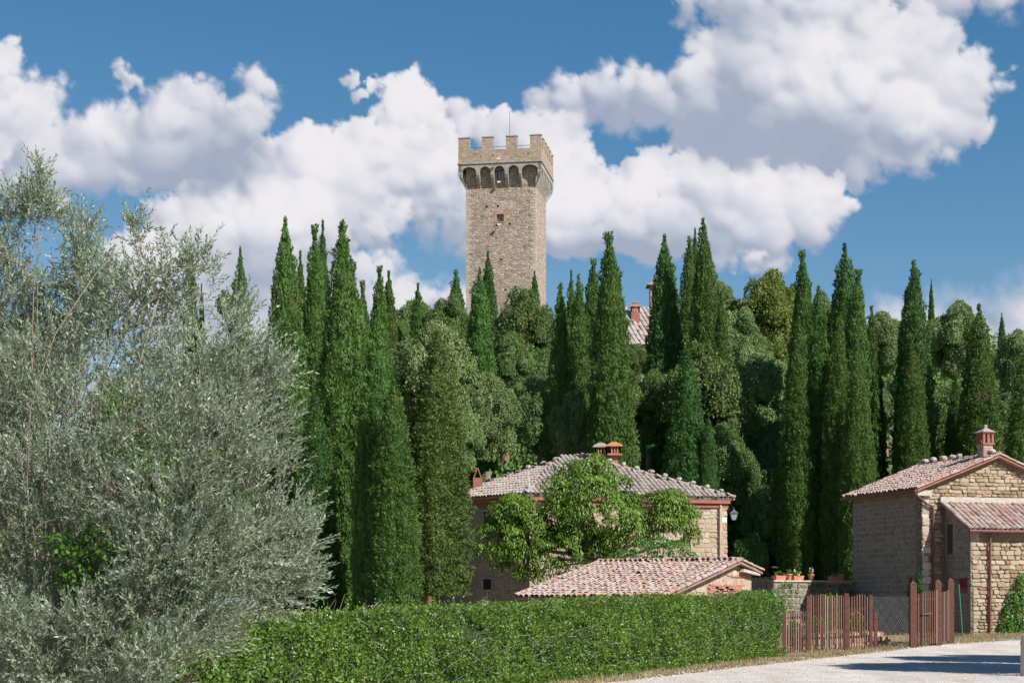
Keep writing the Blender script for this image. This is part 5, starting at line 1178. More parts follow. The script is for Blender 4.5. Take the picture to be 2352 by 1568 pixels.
# ------------------------------------------------------------------ stone barn on the right, with its lean-to
def barn():
    e = np.array([.955, .295, 0]); e = unit(e); o = np.array([e[1], -e[0], 0]); A = np.array([15.03, 62., 0]); W0 = A+e*.35-o*.25
    gz = g1(15.5, 61)-.15; base = np.array([W0[0], W0[1], gz]); rz = math.atan2(e[1], e[0])
    T = thing('stone_barn', 'honey stone barn with tiled gable roof at the right edge', 'barn', tuple(base), rz)      # local x along the gable, -y towards the road
    zE, zR = EYE+243/FPX*62-gz, EYE+321/FPX*63-gz; D = 5.27; Wd = 6.3; ov = .35
    top = lambda x: zE+.135-.10+(zR-zE)/3.5*min(x, Wd-x)
    b = MB(); b.prism([(0, 0), (Wd, 0), (Wd, top(Wd)), (Wd/2, top(Wd/2)), (0, top(0))], (0, 0, 0), (1, 0, 0), (0, 0, 1), (0, -1, 0), -.45, 0); b.build('gable_wall', M_WALLW, T)
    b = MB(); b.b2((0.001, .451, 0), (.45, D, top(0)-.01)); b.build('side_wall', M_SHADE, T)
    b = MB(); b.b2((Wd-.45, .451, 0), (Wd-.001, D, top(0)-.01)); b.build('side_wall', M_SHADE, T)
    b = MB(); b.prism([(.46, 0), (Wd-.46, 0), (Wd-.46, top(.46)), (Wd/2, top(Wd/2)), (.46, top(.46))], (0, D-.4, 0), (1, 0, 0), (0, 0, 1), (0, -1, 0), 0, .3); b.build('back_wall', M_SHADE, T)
    # lean-to
    lx0, lp = .98, 1.72; lzt = EYE+214/FPX*62.3-gz; lze = EYE+151/FPX*60.4-gz; P_ = 1.97
    ltop = lambda y: lzt-(lzt-lze)*y/P_-.13
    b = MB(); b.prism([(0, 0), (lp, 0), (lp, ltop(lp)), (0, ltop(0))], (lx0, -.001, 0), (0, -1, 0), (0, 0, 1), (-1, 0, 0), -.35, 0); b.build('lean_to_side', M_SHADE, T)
    b = MB(); b.b2((lx0+.351, -lp, 0), (Wd+.4, -lp+.35, ltop(lp)-.01)); b.build('lean_to_front', M_WALLW, T)
    Q = Pieces('stone', STV, M_STONE)
    def gin(x, z): return 0 < x < Wd and z < top(x)-.10 and z > 0 and not (x > .95 and z < lzt-.06)
    lay_stones(Q, (0, 0, 0), (1, 0, 0), (0, -1, 0), (.0, 4.6), (3., zR), gin, (.09, .17), (.16, .44), (.015, .06), 10, .014)
    lay_stones(Q, (0, 0, 0), (1, 0, 0), (0, -1, 0), (.0, 1.0), (.1, 3.), gin, (.12, .2), (.18, .44), (.008, .03), 10, .018)
    lay_stones(Q, (0, -lp, 0), (1, 0, 0), (0, -1, 0), (lx0+.02, 3.6), (.05, 4.0), lambda x, z: lx0 < x < 3.8 and z < ltop(lp)-.35, (.10, .20), (.16, .42), (.015, .06), 10, .018)
    Q.build(T)
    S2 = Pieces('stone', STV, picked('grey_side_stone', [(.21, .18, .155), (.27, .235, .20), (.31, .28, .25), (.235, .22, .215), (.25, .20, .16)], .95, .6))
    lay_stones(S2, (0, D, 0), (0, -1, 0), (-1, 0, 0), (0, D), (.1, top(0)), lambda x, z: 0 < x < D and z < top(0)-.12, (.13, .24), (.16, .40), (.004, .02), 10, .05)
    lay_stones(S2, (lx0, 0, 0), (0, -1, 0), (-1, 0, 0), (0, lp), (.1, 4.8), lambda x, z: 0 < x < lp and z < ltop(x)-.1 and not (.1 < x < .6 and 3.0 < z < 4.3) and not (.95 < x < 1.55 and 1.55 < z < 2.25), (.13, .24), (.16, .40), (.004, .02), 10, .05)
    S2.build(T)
    qn = Pieces('quoin', STV, picked('plaster_quoin', [(.50, .46, .42), (.55, .50, .45), (.42, .36, .30)], .9, .35)); z = .1; i = 0
    while z < top(0)-.2:
        h = .27; L1 = .42 if i % 2 else .28; qn.add(i, frame((L1/2, 0, z+h/2), (L1, 0, 0), (0, .028, 0), (0, 0, h-.004)), 1); z += h; i += 1
    qn.build(T)
    # roofs
    TP = Pieces('roof_tile', TLV, M_TILE); dk = []; xm = 3.15; y0, y1 = -.25, D+.25
    eL = lambda y: (-ov, y, zE); eR = lambda y: (Wd+ov, y, zE); rg = lambda y: (xm, y, zR)
    roof_facet(TP, eL(y1), eL(y0), [rg(y0), rg(y1)], .215, .34, .025, dk, .08); roof_facet(TP, eR(y0), eR(y1), [rg(y1), rg(y0)], .215, .34, .025, dk, .08)
    ridge_tiles(TP, rg(y0), rg(y1), w_=.27)
    LT = Pieces('lean_to_tile', TLV, M_TILE)
    roof_facet(LT, (.77, -P_, lze), (Wd+.5, -P_, lze), [(Wd+.5, 0, lzt), (.77, 0, lzt)], .225, .34, .025, dk, .07)
    dm = MB()
    for m in dk: dm.add(np.concatenate(m.V), [f for fs in m.F.values() for f in fs])
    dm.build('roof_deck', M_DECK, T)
    for sx, ex_, s_ in ((-ov, xm, 1), (Wd+ov, xm, -1)): ridge_tiles(TP, (sx, y0+.02, zE+.0), (ex_, y0+.02, zR), w_=.17, h=.2)
    ridge_tiles(LT, (.80, -P_, lze), (.80, 0, lzt), w_=.19, h=.22); TP.build(T); LT.build(T)
    b = MB(); b.prism([(-ov, zE-.02), (xm, zR-.02), (Wd+ov, zE-.02), (Wd+ov, zE-.075), (xm, zR-.075), (-ov, zE-.075)][::-1], (0, -.25, 0), (1, 0, 0), (0, 0, 1), (0, -1, 0), -.02, .03); b.build('verge_brick', M_RIM, T)
    b = MB(); b.b2((.70, -.16, lzt-.02), (Wd, -.062, lzt+.20)); b.build('flashing_strip', M_PLAST, T)
    b = MB(); b.b2((-.28, -.16, top(0)-.26), (.32, .02, top(0)-.06)); b.build('corner_corbel', M_WHITE if 0 else M_PLAST, T)
    # gutters and downpipes
    b = MB(); b.tube([(-ov-.05, y1, zE-.05), (-ov-.05, y0, zE-.05)], .06, 8); b.tube([(.74, -P_-.05, lze-.05), (Wd, -P_-.05, lze-.05)], .055, 8); b.build('gutter', M_PIPE, T)
    b = MB(); b.tube([(-ov-.05, y0+.1, zE-.1), (-ov-.04, y0-.02, zE-.22), (.10, -.13, zE-.52), (.36, -.12, zE-.62), (.40, -.12, zE-.8), (.40, -.12, .0)], .05, 8); b.build('downpipe', M_PIPE, T)
    b = MB(); x_ = 1.72; b.tube([(x_, -P_-.05, lze-.08), (x_, -lp-.12, lze-.28), (x_, -lp-.1, .0)], .045, 8); b.build('downpipe', M_PIPE, T)
    # openings in the lean-to side
    w_ = MB(); w_.prism([(.16, 3.08), (.52, 3.08), (.52, 4.2), (.16, 4.2)], (lx0, 0, 0), (0, -1, 0), (0, 0, 1), (-1, 0, 0), -.1, .006); w_.build('blocked_window', M_WOODD, T)
    w_ = MB(); w_.prism([(1.0, 1.62), (1.5, 1.62), (1.5, 2.18), (1.0, 2.18)], (lx0, 0, 0), (0, -1, 0), (0, 0, 1), (-1, 0, 0), -.1, .03); w_.prism([(1.02, 1.64), (1.22, 1.64), (1.22, 2.16), (1.02, 2.16)], (lx0, 0, 0), (0, -1, 0), (0, 0, 1), (-1, 0, 0), .03, .06); w_.build('red_shutter', M_HUTR, T)
    w_ = MB(); w_.b2((2.6, -lp-.03, ltop(lp)-.62), (2.85, -lp+.1, ltop(lp)-.42)); w_.build('painted_wall_hole', M_DARK, T)  # black block on the wall in place of a shaded hole
    for y in (5.0, 4.35, 3.7, 3.05, 2.45, .25): rock('weight_stone', T, (xm+RS.uniform(-.05, .05), y, zR+.19), .33)
    # brick chimney with an open lantern top
    cx, cy, w2 = 3.02, .5, .205; zt = EYE+(HZ-975)/FPX*63.2-gz; z0 = zR-.5
    Bc = Pieces('brick', BRV, picked('pink_chimney_brick', [(.40, .25, .20), (.46, .31, .26), (.50, .38, .33), (.44, .27, .22)], .9, .4)); b = MB(); b.b2((cx-w2, cy-w2, z0), (cx+w2, cy+w2, zt-.72)); ch = b.build('chimney', M_PLAST, T)
    z = z0+.05; i = 0
    while z < zt-.80:
        for s_ in range(2):
            x = cx-w2+(s_+.5)*w2+(0 if i % 2 else .0); Bc.add(0, frame((x, cy-w2, z+.03), (w2*.96, 0, 0), (0, .014, 0), (0, 0, .056)), 1); Bc.add(0, frame((cx-w2, cy-w2+(s_+.5)*w2, z+.03), (0, -w2*.96, 0), (.014, 0, 0), (0, 0, .056)), 1)
        z += .07; i += 1
    Bc.build(ch)
    b = MB(); b.box((cx, cy, zt-.69), (2*w2+.12, 2*w2+.12, .06)); b.box((cx, cy, zt-.28), (2*w2+.10, 2*w2+.10, .06))
    for ax in (-1, 0, 1):
        for ay in (-1, 0, 1):
            if ax or ay: b.box((cx+ax*(w2-.02), cy+ay*(w2-.02), zt-.485), (.09, .09, .35))
    b.build('lantern_top', M_RIM, ch)
    b = MB(); r = w2+.10; b.add([(cx-r, cy-r, zt-.25), (cx+r, cy-r, zt-.25), (cx+r, cy+r, zt-.25), (cx-r, cy+r, zt-.25), (cx, cy, zt-.04)], [(3, 2, 1, 0), (0, 1, 4), (1, 2, 4), (2, 3, 4), (3, 0, 4)]); b.box((cx, cy, zt-.02), (.12, .12, .14)); b.build('chimney_cap', M_DECK2, ch)
    return base, rz, e, o
bb, brz, be, bo = barn()
# ivy over the lean-to's front
def ivy():
    f = Fol(); N = 7200; x = RS.uniform(2.05, 5.2, N); z = RS.uniform(.05, 3.1, N); hgt = .35+2.1*np.clip((x-2.05)/1.0, 0, 1)**.7+.6*fbm(x*1.6, z*0, 0, 3, 5)
    ok = (z < hgt) & (fbm(x*2.2, z*2.2, 3, 3, 6)*1.3 > -.35-.5*np.clip((hgt-z), 0, 1)); x, z = x[ok], z[ok]; m = len(x)
    y = 1.72+.07+.22*RS.rand(m)**1.5*(1+.8*fbm(x*2, z*2, 0, 2, 8)); lx = np.stack([x, -y, z], 1); n = fbm(x*2.5, z*2.5, 1., 3, 88)
    f.leaf(lx, rdir(m)*.7+[0, -.35, -.7], rdir(m)*.6+[0, -1, .4], RS.uniform(.07, .12, m), RS.uniform(.05, .09, m), np.clip(.4+.5*n+.2*RS.randn(m), 0, 1))
    t = thing('ivy_climber', 'ivy spreading up the sunny front of the barn lean-to', 'climber', tuple(bb), brz); link('foliage', f.mesh('ivy_foliage'), M_IVY, t)
    b = MB()
    for _ in range(7):
        x_ = RS.uniform(2.6, 4.8); b.tube([(x_, -1.80, 0), (x_+RS.uniform(-.2, .2), -1.79, .8), (x_+RS.uniform(-.4, .3), -1.79, 1.7)], [.02, .015, .006], 5)
    b.build('stem', M_BARK, t)
ivy()

# ------------------------------------------------------------------ house on the hilltop
def hill_house():
    d = 128.; gz = g1(11, d)-2; P = lambda u, v, dd=d: np.array(at(u, v, dd))
    base = np.array([(1470-1176)/FPX*d, d, gz]); T = thing('hilltop_house', 'stone house with grey tiled roof half hidden by cypresses on the hill', 'house', tuple(base))
    L = lambda p: np.array(p)-base
    a0, a1, r1, r0 = P(1438, 792), P(1534, 796, 129.5), P(1534, 703, 134), P(1436, 726, 132)
    TP = Pieces('roof_tile', TLV, M_TILEG); dk = []; roof_facet(TP, L(a0), L(a1), [L(r1), L(r0)], .42, .62, .03, dk, .25, .17); dm = MB()
    for m in dk: dm.add(np.concatenate(m.V), [f for fs in m.F.values() for f in fs])
    dm.build('roof_deck', M_DECK2, T); ridge_tiles(TP, L(r0), L(r1), w_=.4, exp=.6, h=.4); TP.build(T, limit=200)
    b = MB(); q0, q1 = L(a0), L(a1); b.prism([(.3, 0), (4.0, 0), (4.0, q0[2]-.28), (.3, q0[2]-.28)], (q0[0], q0[1]+.4, 0), (1, .1, 0), (0, 0, 1), (0, -1, 0), -3.3, 0); b.build('wall', M_SHADE2, T)
    b = MB(); b.b2((q0[0]+2.2, q0[1]+.36, q0[2]-2.6), (q0[0]+2.75, q0[1]+.5, q0[2]-1.3)); b.build('window', M_DARK, T)
    c0 = L(P(1459, 722, 131)); zt = L(P(1459, 694, 131))[2]; b = MB(); b.b2((c0[0]-.33, c0[1]-.33, c0[2]-.9), (c0[0]+.33, c0[1]+.33, c0[2]+.15)); ch = b.build('chimney', M_RIM, T); b = MB()
    for k in range(4):
        for (ax, ay) in ((-.28+.187*k, -.28), (-.28+.187*k, .28), (-.28, -.28+.187*k), (.28, -.28+.187*k)): b.box((c0[0]+ax, c0[1]+ay, c0[2]+.35), (.09, .09, .4))
    b.box((c0[0], c0[1], c0[2]+.59), (.82, .82, .08)); b.box((c0[0], c0[1], c0[2]+.75), (.36, .36, .24)); b.box((c0[0], c0[1], c0[2]+.9), (.44, .44, .06)); b.build('slotted_head', M_TERR, ch)
    t0 = L(P(1494, 710, 134)); w_ = 1.3; zt = L(P(1494, 655, 134))[2]; b = MB(); b.b2((t0[0], t0[1], t0[2]-3), (t0[0]+w_, t0[1]+w_, zt)); tb = b.build('bell_turret', M_TBRICK, T)
    b = MB(); c = (t0[0]+w_/2, t0[1]+w_/2); r = w_/2+.3; b.add([(c[0]-r, c[1]-r, zt), (c[0]+r, c[1]-r, zt), (c[0]+r, c[1]+r, zt), (c[0]-r, c[1]+r, zt), (c[0], c[1], zt+.8)], [(3, 2, 1, 0), (0, 1, 4), (1, 2, 4), (2, 3, 4), (3, 0, 4)]); b.build('turret_roof', M_DECK, tb)
    b = MB(); b.b2((t0[0]+.5, t0[1]-.02, zt-1.3), (t0[0]+1.1, t0[1]+.2, zt-.3)); b.build('opening', M_DARK, tb)
hill_house()

# ------------------------------------------------------------------ yard: wall, pots, fences, gate
def garden_wall():
    A = np.array([10.05, 64.2]); B = np.array([13.75, 67.3]); e = unit(list(B-A)+[0]); n = np.array([e[1], -e[0], 0]); L = np.linalg.norm(B-A); gz = g1(10, 63.5)-.3
    zt = EYE+31/FPX*64.2-gz; T = thing('garden_wall', 'mossy retaining wall left of the barn with flowerpots along its top', 'wall', (A[0], A[1], gz))
    b = MB(); b.prism([(0, 0), (L, 0), (L, zt), (0, zt)], (0, 0, 0), e, (0, 0, 1), n, -.45, 0); b.build('masonry', M_SHADE, T)
    b = MB(); b.prism([(-.05, zt), (L, zt), (L, zt+.06), (-.05, zt+.06)], (0, 0, 0), e, (0, 0, 1), n, -.5, .06); b.build('coping', M_PLAST, T)
    Q = Pieces('stone', STV, picked('mossy_stone', [(.20, .18, .15), (.28, .26, .24), (.15, .14, .10), (.33, .31, .29), (.12, .12, .07)], .95, .6, ((.10, .11, .035), .8), 10)); lay_stones(Q, (0, 0, 0), e, n, (0, L), (.2, zt), lambda x, z: 0 < x < L and z < zt-.03, (.13, .26), (.18, .45), (.01, .05), 10, .03); Q.build(T)
    f = Fol(); N = 1500; x = RS.rand(N)*L; z = zt-RS.rand(N)**1.6*1.1; k = fbm(x*1.2, z*0, 0, 3, 44) > -.05; x, z = x[k], z[k]; P = np.outer(x, e)+np.array([0, 0, 1])*z[:, None]+n*.07; m = len(P)
    f.leaf(P, rdir(m)+[0, 0, -.8], rdir(m)*.5+n, RS.uniform(.05, .1, m), RS.uniform(.03, .06, m)); o_ = link('moss', f.mesh('moss'), M_OAKD, T)
    return A, e, n, L, gz, zt
A_, ge, gn, GL, ggz, gzt = garden_wall()
def pot(u, kind, label, plant, colr):
    k = (u-1176)/FPX; s_ = (k*A_[1]-A_[0])/(ge[0]-k*ge[1]); p = np.array([A_[0], A_[1], 0])+ge*s_+[0, 0, ggz+gzt+.06]-gn*.12
    T = thing('flower_pot' if kind == 'pot' else 'planter_trough', label, 'flowerpot' if kind == 'pot' else 'planter', tuple(p), math.atan2(ge[1], ge[0]), 'pots on the garden wall'); b = MB()
    if kind == 'pot':
        r = .13; n_ = 12; zs = (0, .005, .20, .20, .25, .25, .22); rs = (0.001, r*.68, r*.95, r*1.1, r*1.1, r*.92, .001); V = []; 
        for z, q in zip(zs, rs): V += [(q*math.cos(2*math.pi*i/n_), q*math.sin(2*math.pi*i/n_), z) for i in range(n_)]
        b.add(V, [(j*n_+i, j*n_+(i+1) % n_, (j+1)*n_+(i+1) % n_, (j+1)*n_+i) for j in range(len(zs)-1) for i in range(n_)]); h = .22; wd = .08
    else:
        V = [(a*.26, c*.09, 0) for a, c in ((-1, -1), (1, -1), (1, 1), (-1, 1))]+[(a*.31, c*.12, .18) for a, c in ((-1, -1), (1, -1), (1, 1), (-1, 1))]+[(a*.28, c*.09, .18) for a, c in ((-1, -1), (1, -1), (1, 1), (-1, 1))]+[(a*.27, c*.08, .15) for a, c in ((-1, -1), (1, -1), (1, 1), (-1, 1))]
        F = [(3, 2, 1, 0), (12, 13, 14, 15)]
        for q in (0, 4, 8): F += [(q+i, q+(i+1) % 4, q+4+(i+1) % 4, q+4+i) for i in range(4)]
        b.add(V, F); h = .15; wd = .22
    b.build('vessel', M_TERR, T)
    f = Fol(); m = {'leafy': 60, 'flower': 45, 'bare': 7}[plant]; P = np.stack([RS.uniform(-wd, wd, m), RS.uniform(-.06, .06, m), np.full(m, h)], 1); up = RS.uniform(.03, .18, m)
    if plant == 'bare': f.leaf(P, rdir(m)*.3+[0, 0, 1], rdir(m), RS.uniform(.12, .26, m), np.full(m, .03))
    else: f.leaf(P+np.outer(up, [0, 0, 1]), rdir(m)+[0, 0, .6], rdir(m), RS.uniform(.06, .11, m), RS.uniform(.03, .05, m))
    link('plant', f.mesh('plant'), M_HEDGE if plant != 'bare' else M_OAKG, T)
    if colr is not None:
        f = Fol(); P = np.stack([RS.uniform(-wd, wd, 14), RS.uniform(-.05, .05, 14), h+RS.uniform(.1, .3, 14)], 1); f.leaf(P, rdir(14), rdir(14)+[0, -1, 0], np.full(14, .07), np.full(14, .06)); link('flowers', f.mesh('flowers'), colr, T)
M_PINKF = plain('pale_pink_petal', (.62, .42, .44), .7, .1); M_CRM = plain('cream_petal', (.72, .70, .52), .7, .1)
pot(1795, 'trough', 'low terracotta trough at the left end of the garden wall', 'leafy', None)
pot(1817, 'pot', 'small terracotta pot beside the leftmost trough', 'leafy', None)
pot(1836, 'trough', 'terracotta trough with cream flowers standing above it', 'leafy', M_CRM)
pot(1869, 'pot', 'terracotta pot with pale pink flowers on the garden wall', 'flower', M_PINKF)
pot(1922, 'trough', 'red trough near the barn corner with two bare shoots', 'bare', None)
pot(1937, 'pot', 'terracotta pot nearest the barn corner', 'bare', None)

def iron_fence(name, label, p, q, h, n):
    p, q = np.array(p, float), np.array(q, float); T = thing(name, label, 'fence', tuple(p)); d = q-p
    for i in range(n):
        b = MB(); c = d*i/(n-1); b.box((c[0], c[1], c[2]+h/2), (.035, .02, h*RS.uniform(.94, 1.04))); b.build('picket', M_IRON, T)
    for z in (.25, .82):
        b = MB(); b.tube([(0, .03, h*z), (d[0], d[1]+.03, d[2]+h*z)], .02, 5); b.build('rail', M_IRON, T)
iron_fence('iron_fence', 'black fence above the bank right of the farmhouse', (at(1691, 1283, 82)), (at(1732, 1279, 83)), .85, 14)
iron_fence('iron_fence', 'black fence beside the shed gable', (at(1722, 1372, 63)), (at(1776, 1368, 65)), .75, 18)

def pointed_post(T, p, h, w_, mat, name='post'):
    b = MB(); x, y, z = p; b.box((x, y, z+h/2-.1), (w_, w_, h+.2)); r = w_/2+.008
    b.add([(x-r, y-r, z+h), (x+r, y-r, z+h), (x+r, y+r, z+h), (x-r, y+r, z+h), (x, y, z+h+w_*.55)], [(3, 2, 1, 0), (0, 1, 4), (1, 2, 4), (2, 3, 4), (3, 0, 4)]); return b.build(name, mat, T)
def picket_fence():
    P = [np.array([(u-1176)/FPX*d, d]) for u, d in ((1800, 46.9), (1857, 48.0), (1944, 49.6), (2000, 50.6))]; base = np.array([P[0][0], P[0][1], 0]); T = thing('picket_fence', 'weathered reddish paling fence right of the hedge', 'fence', tuple(base))
    pal = Pieces('picket', BRV, M_RUST2); b0 = [(1.17, 1.18), (1.60, 1.64), (1.60, 1.66)]
    for k in range(3):
        a, c = P[k]-base[:2], P[k+1]-base[:2]; L = np.linalg.norm(c-a); e = np.array([*(c-a)/L, 0]); n = np.array([e[1], -e[0], 0]); m = int(L/(.13 if k < 2 else .15))
        for i in range(m):
            x = (i+.7)*L/(m+.4); h = RS.uniform(*b0[k])*RS.uniform(.95, 1.02); p = np.array([a[0], a[1], 0])+e*x; g = g1(p[0]+base[0], p[1]+base[1]); tl = RS.normal()*.018; Z = np.array([e[0]*tl, e[1]*tl, 1.])
            wd = RS.uniform(.045, .07); pal.add(0, frame(p+[0, 0, g+h/2+.03]+n*.02, e*wd, -n*.018, Z*h), 1)
        for z in ((.35, .95) if k == 0 else (.35, 1.18)):
            b = MB(); b.prism([(0, z), (L, z+.01), (L, z+.08), (0, z+.07)], (a[0], a[1], 0), e, (0, 0, 1), n, -.035, .0); b.build('rail', M_RUST, T)
    pal.build(T)
    for (u, d, h, w_) in ((1857, 47.9, 1.62, .11), (1944, 49.5, 1.68, .12), (2000, 50.5, 1.62, .10), (2011, 50.8, 1.10, .10), (1801, 46.8, 1.15, .08)):
        x = (u-1176)/FPX*d; b = MB(); b.box((x-base[0], d-base[1], g1(x, d)+h/2-.1), (w_, w_, h+.2)); b.build('post', M_RUST, T)
picket_fence()
def gate():
    pos = [np.array([(u-1176)/FPX*d, d]) for u, d in ((2097, 50.9), (2154, 52.3), (2183, 53.6))]; base = np.array([*pos[0], g1(*pos[0])]); T = thing('garden_gate', 'brown wooden garden gate between tall pointed posts', 'gate', tuple(base))
    H = [2.0, 2.03, 2.06]
    for p, h in zip(pos, H): pointed_post(T, (p[0]-base[0], p[1]-base[1], g1(*p)-base[2]), h-.05, .19, M_RUST)
    for k in range(2):
        a, c = pos[k]-base[:2], pos[k+1]-base[:2]; L = np.linalg.norm(c-a); e = np.array([*(c-a)/L, 0]); n = np.array([e[1], -e[0], 0]); leaf = MB(); z0 = g1(*pos[k])-base[2]
        p0 = np.array([a[0], a[1], z0])
        for z in (.30, 1.45): leaf.prism([(.12, z), (L-.12, z), (L-.12, z+.09), (.12, z+.09)], p0, e, (0, 0, 1), n, -.03, .012)
        lf = leaf.build('gate_leaf' if k == 0 else 'side_panel', M_RUST, T); m = int((L-.24)/.15); pc = Pieces('slat', BRV, M_RUST2)
        for i in range(m):
            x = .16+(L-.32)*i/(m-1); zt = 1.62+.16*(x/L)+(0 if k else 0); pc.add(0, frame(p0+e*x+[0, 0, (zt+.12)/2]+n*.012, e*.075, -n*.028, (0, 0, zt-.1)), 1)
        pc.build(lf)
        if k == 0:
            b = MB(); b.prism([(.5, .05), (.62, .05), (.62, 1.72), (.5, 1.72)], p0, e, (0, 0, 1), n, .041, .075); b.prism([(.42, 1.0), (1.1, 1.03), (1.1, 1.09), (.42, 1.06)], p0, e, (0, 0, 1), n, .078, .11); b.build('latch', M_WOODD, T)
gate()
def wire_panel(name, label, p, q, h, step, mat, post_mat, r=.004, square=False):
    p, q = np.array(p, float), np.array(q, float); L = np.linalg.norm((q-p)[:2]); e = np.array([*(q-p)[:2]/L, 0]); T = thing(name, label, 'fence', tuple(p)); P = []; Q_ = []
    if square:
        for x in np.arange(0, L, step): P.append(e*x); Q_.append(e*x+[0, 0, h])
        for z in np.arange(0, h, step): P.append([0, 0, z]); Q_.append(e*L+[0, 0, z])
    else:
        for sg in (1, -1):
            for c in np.arange(-h, L+h, step*1.41):
                x0, x1 = (c, c+h) if sg == 1 else (c+h, c); za, zb = 0., h
                pa, pb = np.array([x0, 0.]), np.array([x1, h]); dx = x1-x0
                t0 = max(0, min((0-x0)/dx, (L-x0)/dx)); t1 = min(1, max((0-x0)/dx, (L-x0)/dx))
                if t1-t0 < .01: continue
                P.append(e*(x0+dx*t0)+[0, 0, h*t0]); Q_.append(e*(x0+dx*t1)+[0, 0, h*t1])
    V, F = twig_mesh([(np.array(P), np.array(Q_))], r); link('wire_mesh', np_mesh('wire_mesh', V, [F]), mat, T)
    for x in (0, L):
        b = MB(); b.tube([e*x+[0, 0, -.1], e*x+[0, 0, h+.08]], .022, 6); b.build('post', post_mat, T)
x1, x2 = (2003-1176)/FPX*59, (2096-1176)/FPX*60.5
wire_panel('chain_link_fence', 'dark chain-link fence across the dry yard between palings and gate', (x1, 59, g1(x1, 59)), (x2, 60.5, g1(x2, 60.5)), 1.42, .085, plain('dull_wire', (.16, .165, .165), .9), M_IRON, .004)
T = thing('shade_net', 'black sheet of netting behind the chain-link fence, coloured for the shadow there too', 'net', (x1, 59.2, g1(x1, 59.2))); b = MB(); b.add([(0, 0, .12), (x2-x1, 1.5, .02), (x2-x1, 1.5, 1.36), (0, 0, 1.4), (0, .02, .12), (x2-x1, 1.52, .02), (x2-x1, 1.52, 1.36), (0, .02, 1.4)], [(0, 1, 2, 3), (7, 6, 5, 4), (0, 4, 5, 1), (1, 5, 6, 2), (2, 6, 7, 3), (3, 7, 4, 0)]); b.build('net', plain('black_netting', (.014, .015, .016), .9, .5, 25), T)  # solid black sheet: dark netting and the shadow behind it in one colour
x1, x2 = (2186-1176)/FPX*57.5, (2232-1176)/FPX*60.6
wire_panel('green_wire_fence', 'fine green wire fence between the gate and the barn lean-to', (x1, 57.5, g1(x1, 57.5)), (x2, 60.4, g1(x2, 60.4)), 1.75, .05, M_IRON, M_GREENW, .003, True)
x = (2207-1176)/FPX*58.2; b = MB(); T = thing('plant_stake', 'slim bright green stake leaning by the gate', 'stake', (x, 58.2, g1(x, 58.2))); b.tube([(.06, 0, -.05), (-.07, 0, 1.85)], .022, 6); b.build('rod', M_GREENW, T)
# logs and greenery seen between the palings
def firewood():
    base = np.array([8.6, 49.3, 0.]); T = thing('firewood_pile', 'pile of pale cut logs behind the paling fence', 'firewood', tuple(base)); n = 9; V = []
    for s in (0, 1): V += [(.5*math.cos(2*math.pi*i/n), s, .5*math.sin(2*math.pi*i/n)) for i in range(n)]
    var = [(np.array(V, float), [np.array([(i, (i+1) % n, n+(i+1) % n, n+i) for i in range(n)]), np.array([tuple(range(n-1, -1, -1)), tuple(range(n, 2*n))])])]; pc = Pieces('log', var, M_LOG)
    for i in range(20):
        for j in range(3):
            if j == 2 and RS.rand() < .5: continue
            r = RS.uniform(.15, .2); pc.add(0, frame((i*.17+(j % 2)*.08, i*.19+RS.uniform(-.03, .03), .08+j*.16), (r, 0, 0), (-.2, .35, .02), (0, 0, r)), r)
    pc.build(T)
firewood()
for (u, d, h, r, lb, mt, nm) in ((1878, 51.5, .95, .30, 'leafy green plant behind the palings', M_HEDGE, 'garden_plant'), (1822, 50.5, .8, .25, 'tomato-like plant behind the low palings', M_IVY, 'garden_plant'), (1965, 54, 1.0, .3, 'yellowish plant behind the right end of the palings', M_OAKY, 'garden_plant'), (1770, 52, 1.75, .45, 'tall bush standing over the right end of the hedge', M_IVY, 'garden_bush'), (1905, 60, 1.45, .35, 'weedy bush against the mossy garden wall', M_HEDGE, 'garden_bush'), (2108, 60.8, 2.35, .16, 'slim dark cypress sapling left of the barn downpipe', M_CYPD, 'cypress_sapling'), (2092, 61, 2.1, .14, 'shorter cypress sapling by the barn side wall', M_CYPD, 'cypress_sapling')):
    x = (u-1176)/FPX*d; T = thing(nm, lb, 'sapling' if 'sapling' in nm else ('bush' if 'bush' in nm else 'plant'), (x, d, g1(x, d)), 0, 'cypress saplings' if 'sapling' in nm else None); f = Fol(); m = int(1500 if h > 1.2 else 800); v = rdir(m)
    rad = RS.rand(m)**.35; P = np.stack([v[:, 0]*r*rad, v[:, 1]*r*rad, h*.55+v[:, 2]*h*.45*rad], 1)
    if 'sapling' in nm: P[:, 0] *= np.clip(1.25-P[:, 2]/h, .1, 1); P[:, 1] *= np.clip(1.25-P[:, 2]/h, .1, 1)
    f.leaf(P, v+rdir(m)*.6+[0, 0, .5], v+rdir(m), RS.uniform(.07, .13, m), RS.uniform(.035, .07, m)); link('foliage', f.mesh('foliage'), mt, T); b = MB(); b.tube([(0, 0, -.05), (0, 0, h*.5)], [.03, .015], 6); b.build('stem', M_BARK, T)
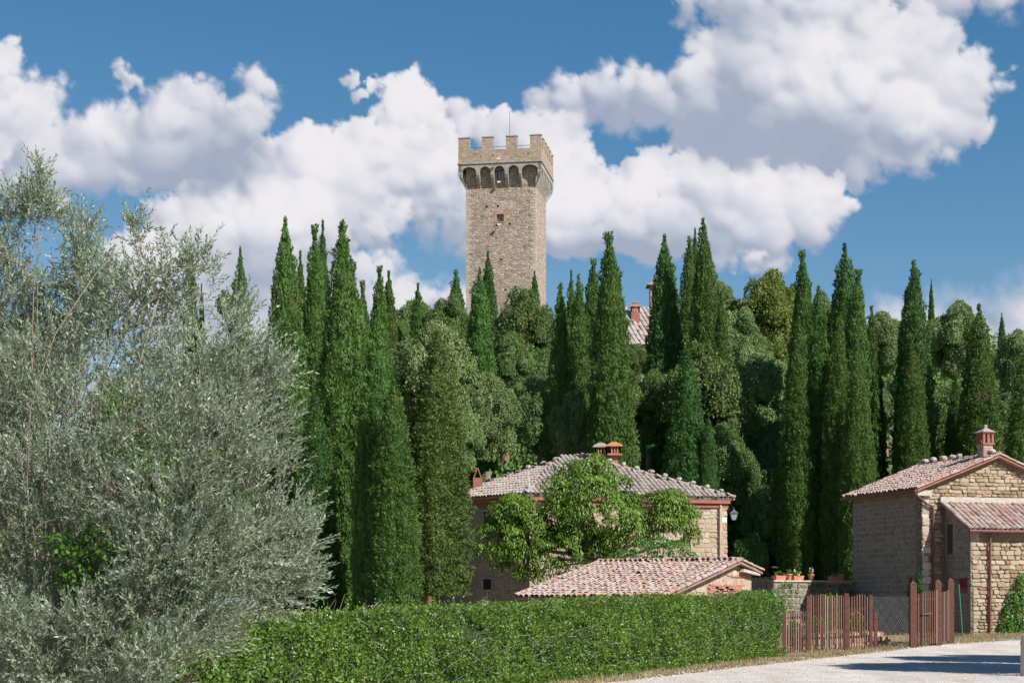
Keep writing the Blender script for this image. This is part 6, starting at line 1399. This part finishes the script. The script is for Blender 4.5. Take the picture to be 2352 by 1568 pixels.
def chairs():
    for i, (u, lb) in enumerate(((1106, 'pale plastic garden chair with rounded back behind the hedge, left one'), (1118, 'pale plastic garden chair behind the hedge, beside the walnut side'))):
        d = 58+i*.4; x = (u-1176)/FPX*d; g = g1(x, d); T = thing('garden_chair', lb, 'chair', (x, d, g), .4*i-.2, 'garden chairs behind the hedge'); zt = EYE+(HZ-1383)/FPX*d-g
        k = max(.2, zt-.45); b = MB(); poly = [(-.22, .45), (.22, .45)]+[(.22*math.cos(a), zt-.2+.2*math.sin(a)) for a in np.linspace(0, math.pi, 9)]; b.prism(poly, (0, .2, 0), (1, 0, 0), (0, 0, 1), (0, -1, 0), -.03, 0); b.build('backrest', M_PBLUE, T)
        b = MB(); b.box((0, -.02, .43), (.44, .44, .035)); b.build('seat', M_PBLUE, T)
        for a in (-1, 1):
            for c in (-1, 1): b = MB(); b.tube([(a*.18, c*.18, .41), (a*.22, c*.22, 0)], .02, 6); b.build('leg', M_PBLUE, T)
chairs()
def hut():
    d = 38.; x = (560-1176)/FPX*d; g = g1(x, d); T = thing('garden_hut', 'small dark red hut with grey roof glimpsed under the olive branches', 'hut', (x, d, g)); zt = EYE+(HZ-1372)/FPX*d-g
    b = MB(); b.b2((-.55, 0, 0), (.15, .9, zt-.22)); b.build('wall', M_HUTR, T)
    b = MB(); b.add([(-.65, -.12, zt-.22), (.25, -.12, zt-.22), (.25, 1.0, zt-.22), (-.65, 1.0, zt-.22), (-.6, .45, zt), (.2, .45, zt)], [(3, 2, 1, 0), (0, 1, 5, 4), (2, 3, 4, 5), (1, 2, 5), (3, 0, 4)]); b.build('roof', M_HUTG, T)
hut()
x = (2360-1176)/FPX*33.5; T = thing('stone_bollard', 'pale stone post at the right edge beside the road', 'bollard', (x, 33.5, 0)); b = MB(); n = 12; zs = (-.1, .75, .84, .88); rs = (.15, .13, .09, .001)
b.add([(r*math.cos(2*math.pi*i/n), r*math.sin(2*math.pi*i/n), z) for z, r in zip(zs, rs) for i in range(n)], [(j*n+i, j*n+(i+1) % n, (j+1)*n+(i+1) % n, (j+1)*n+i) for j in range(3) for i in range(n)]); b.build('post', M_PLAST, T)
b = MB(); b.tube([(0, 0, .62), (0, 0, .70)], .145, 12); b.build('band', M_PLAST, T)
# loose stones along the road edge
for i in range(16):
    y = RS.uniform(30, 56); x = float(road_x(y))-RS.uniform(-.1, .5); T = rock('stone', None, (x, y, g1(x, y)+.02), RS.uniform(.06, .15)); tag(T, 'small loose stone lying on the dry verge of the road', 'stone', 'loose stones along the verge')
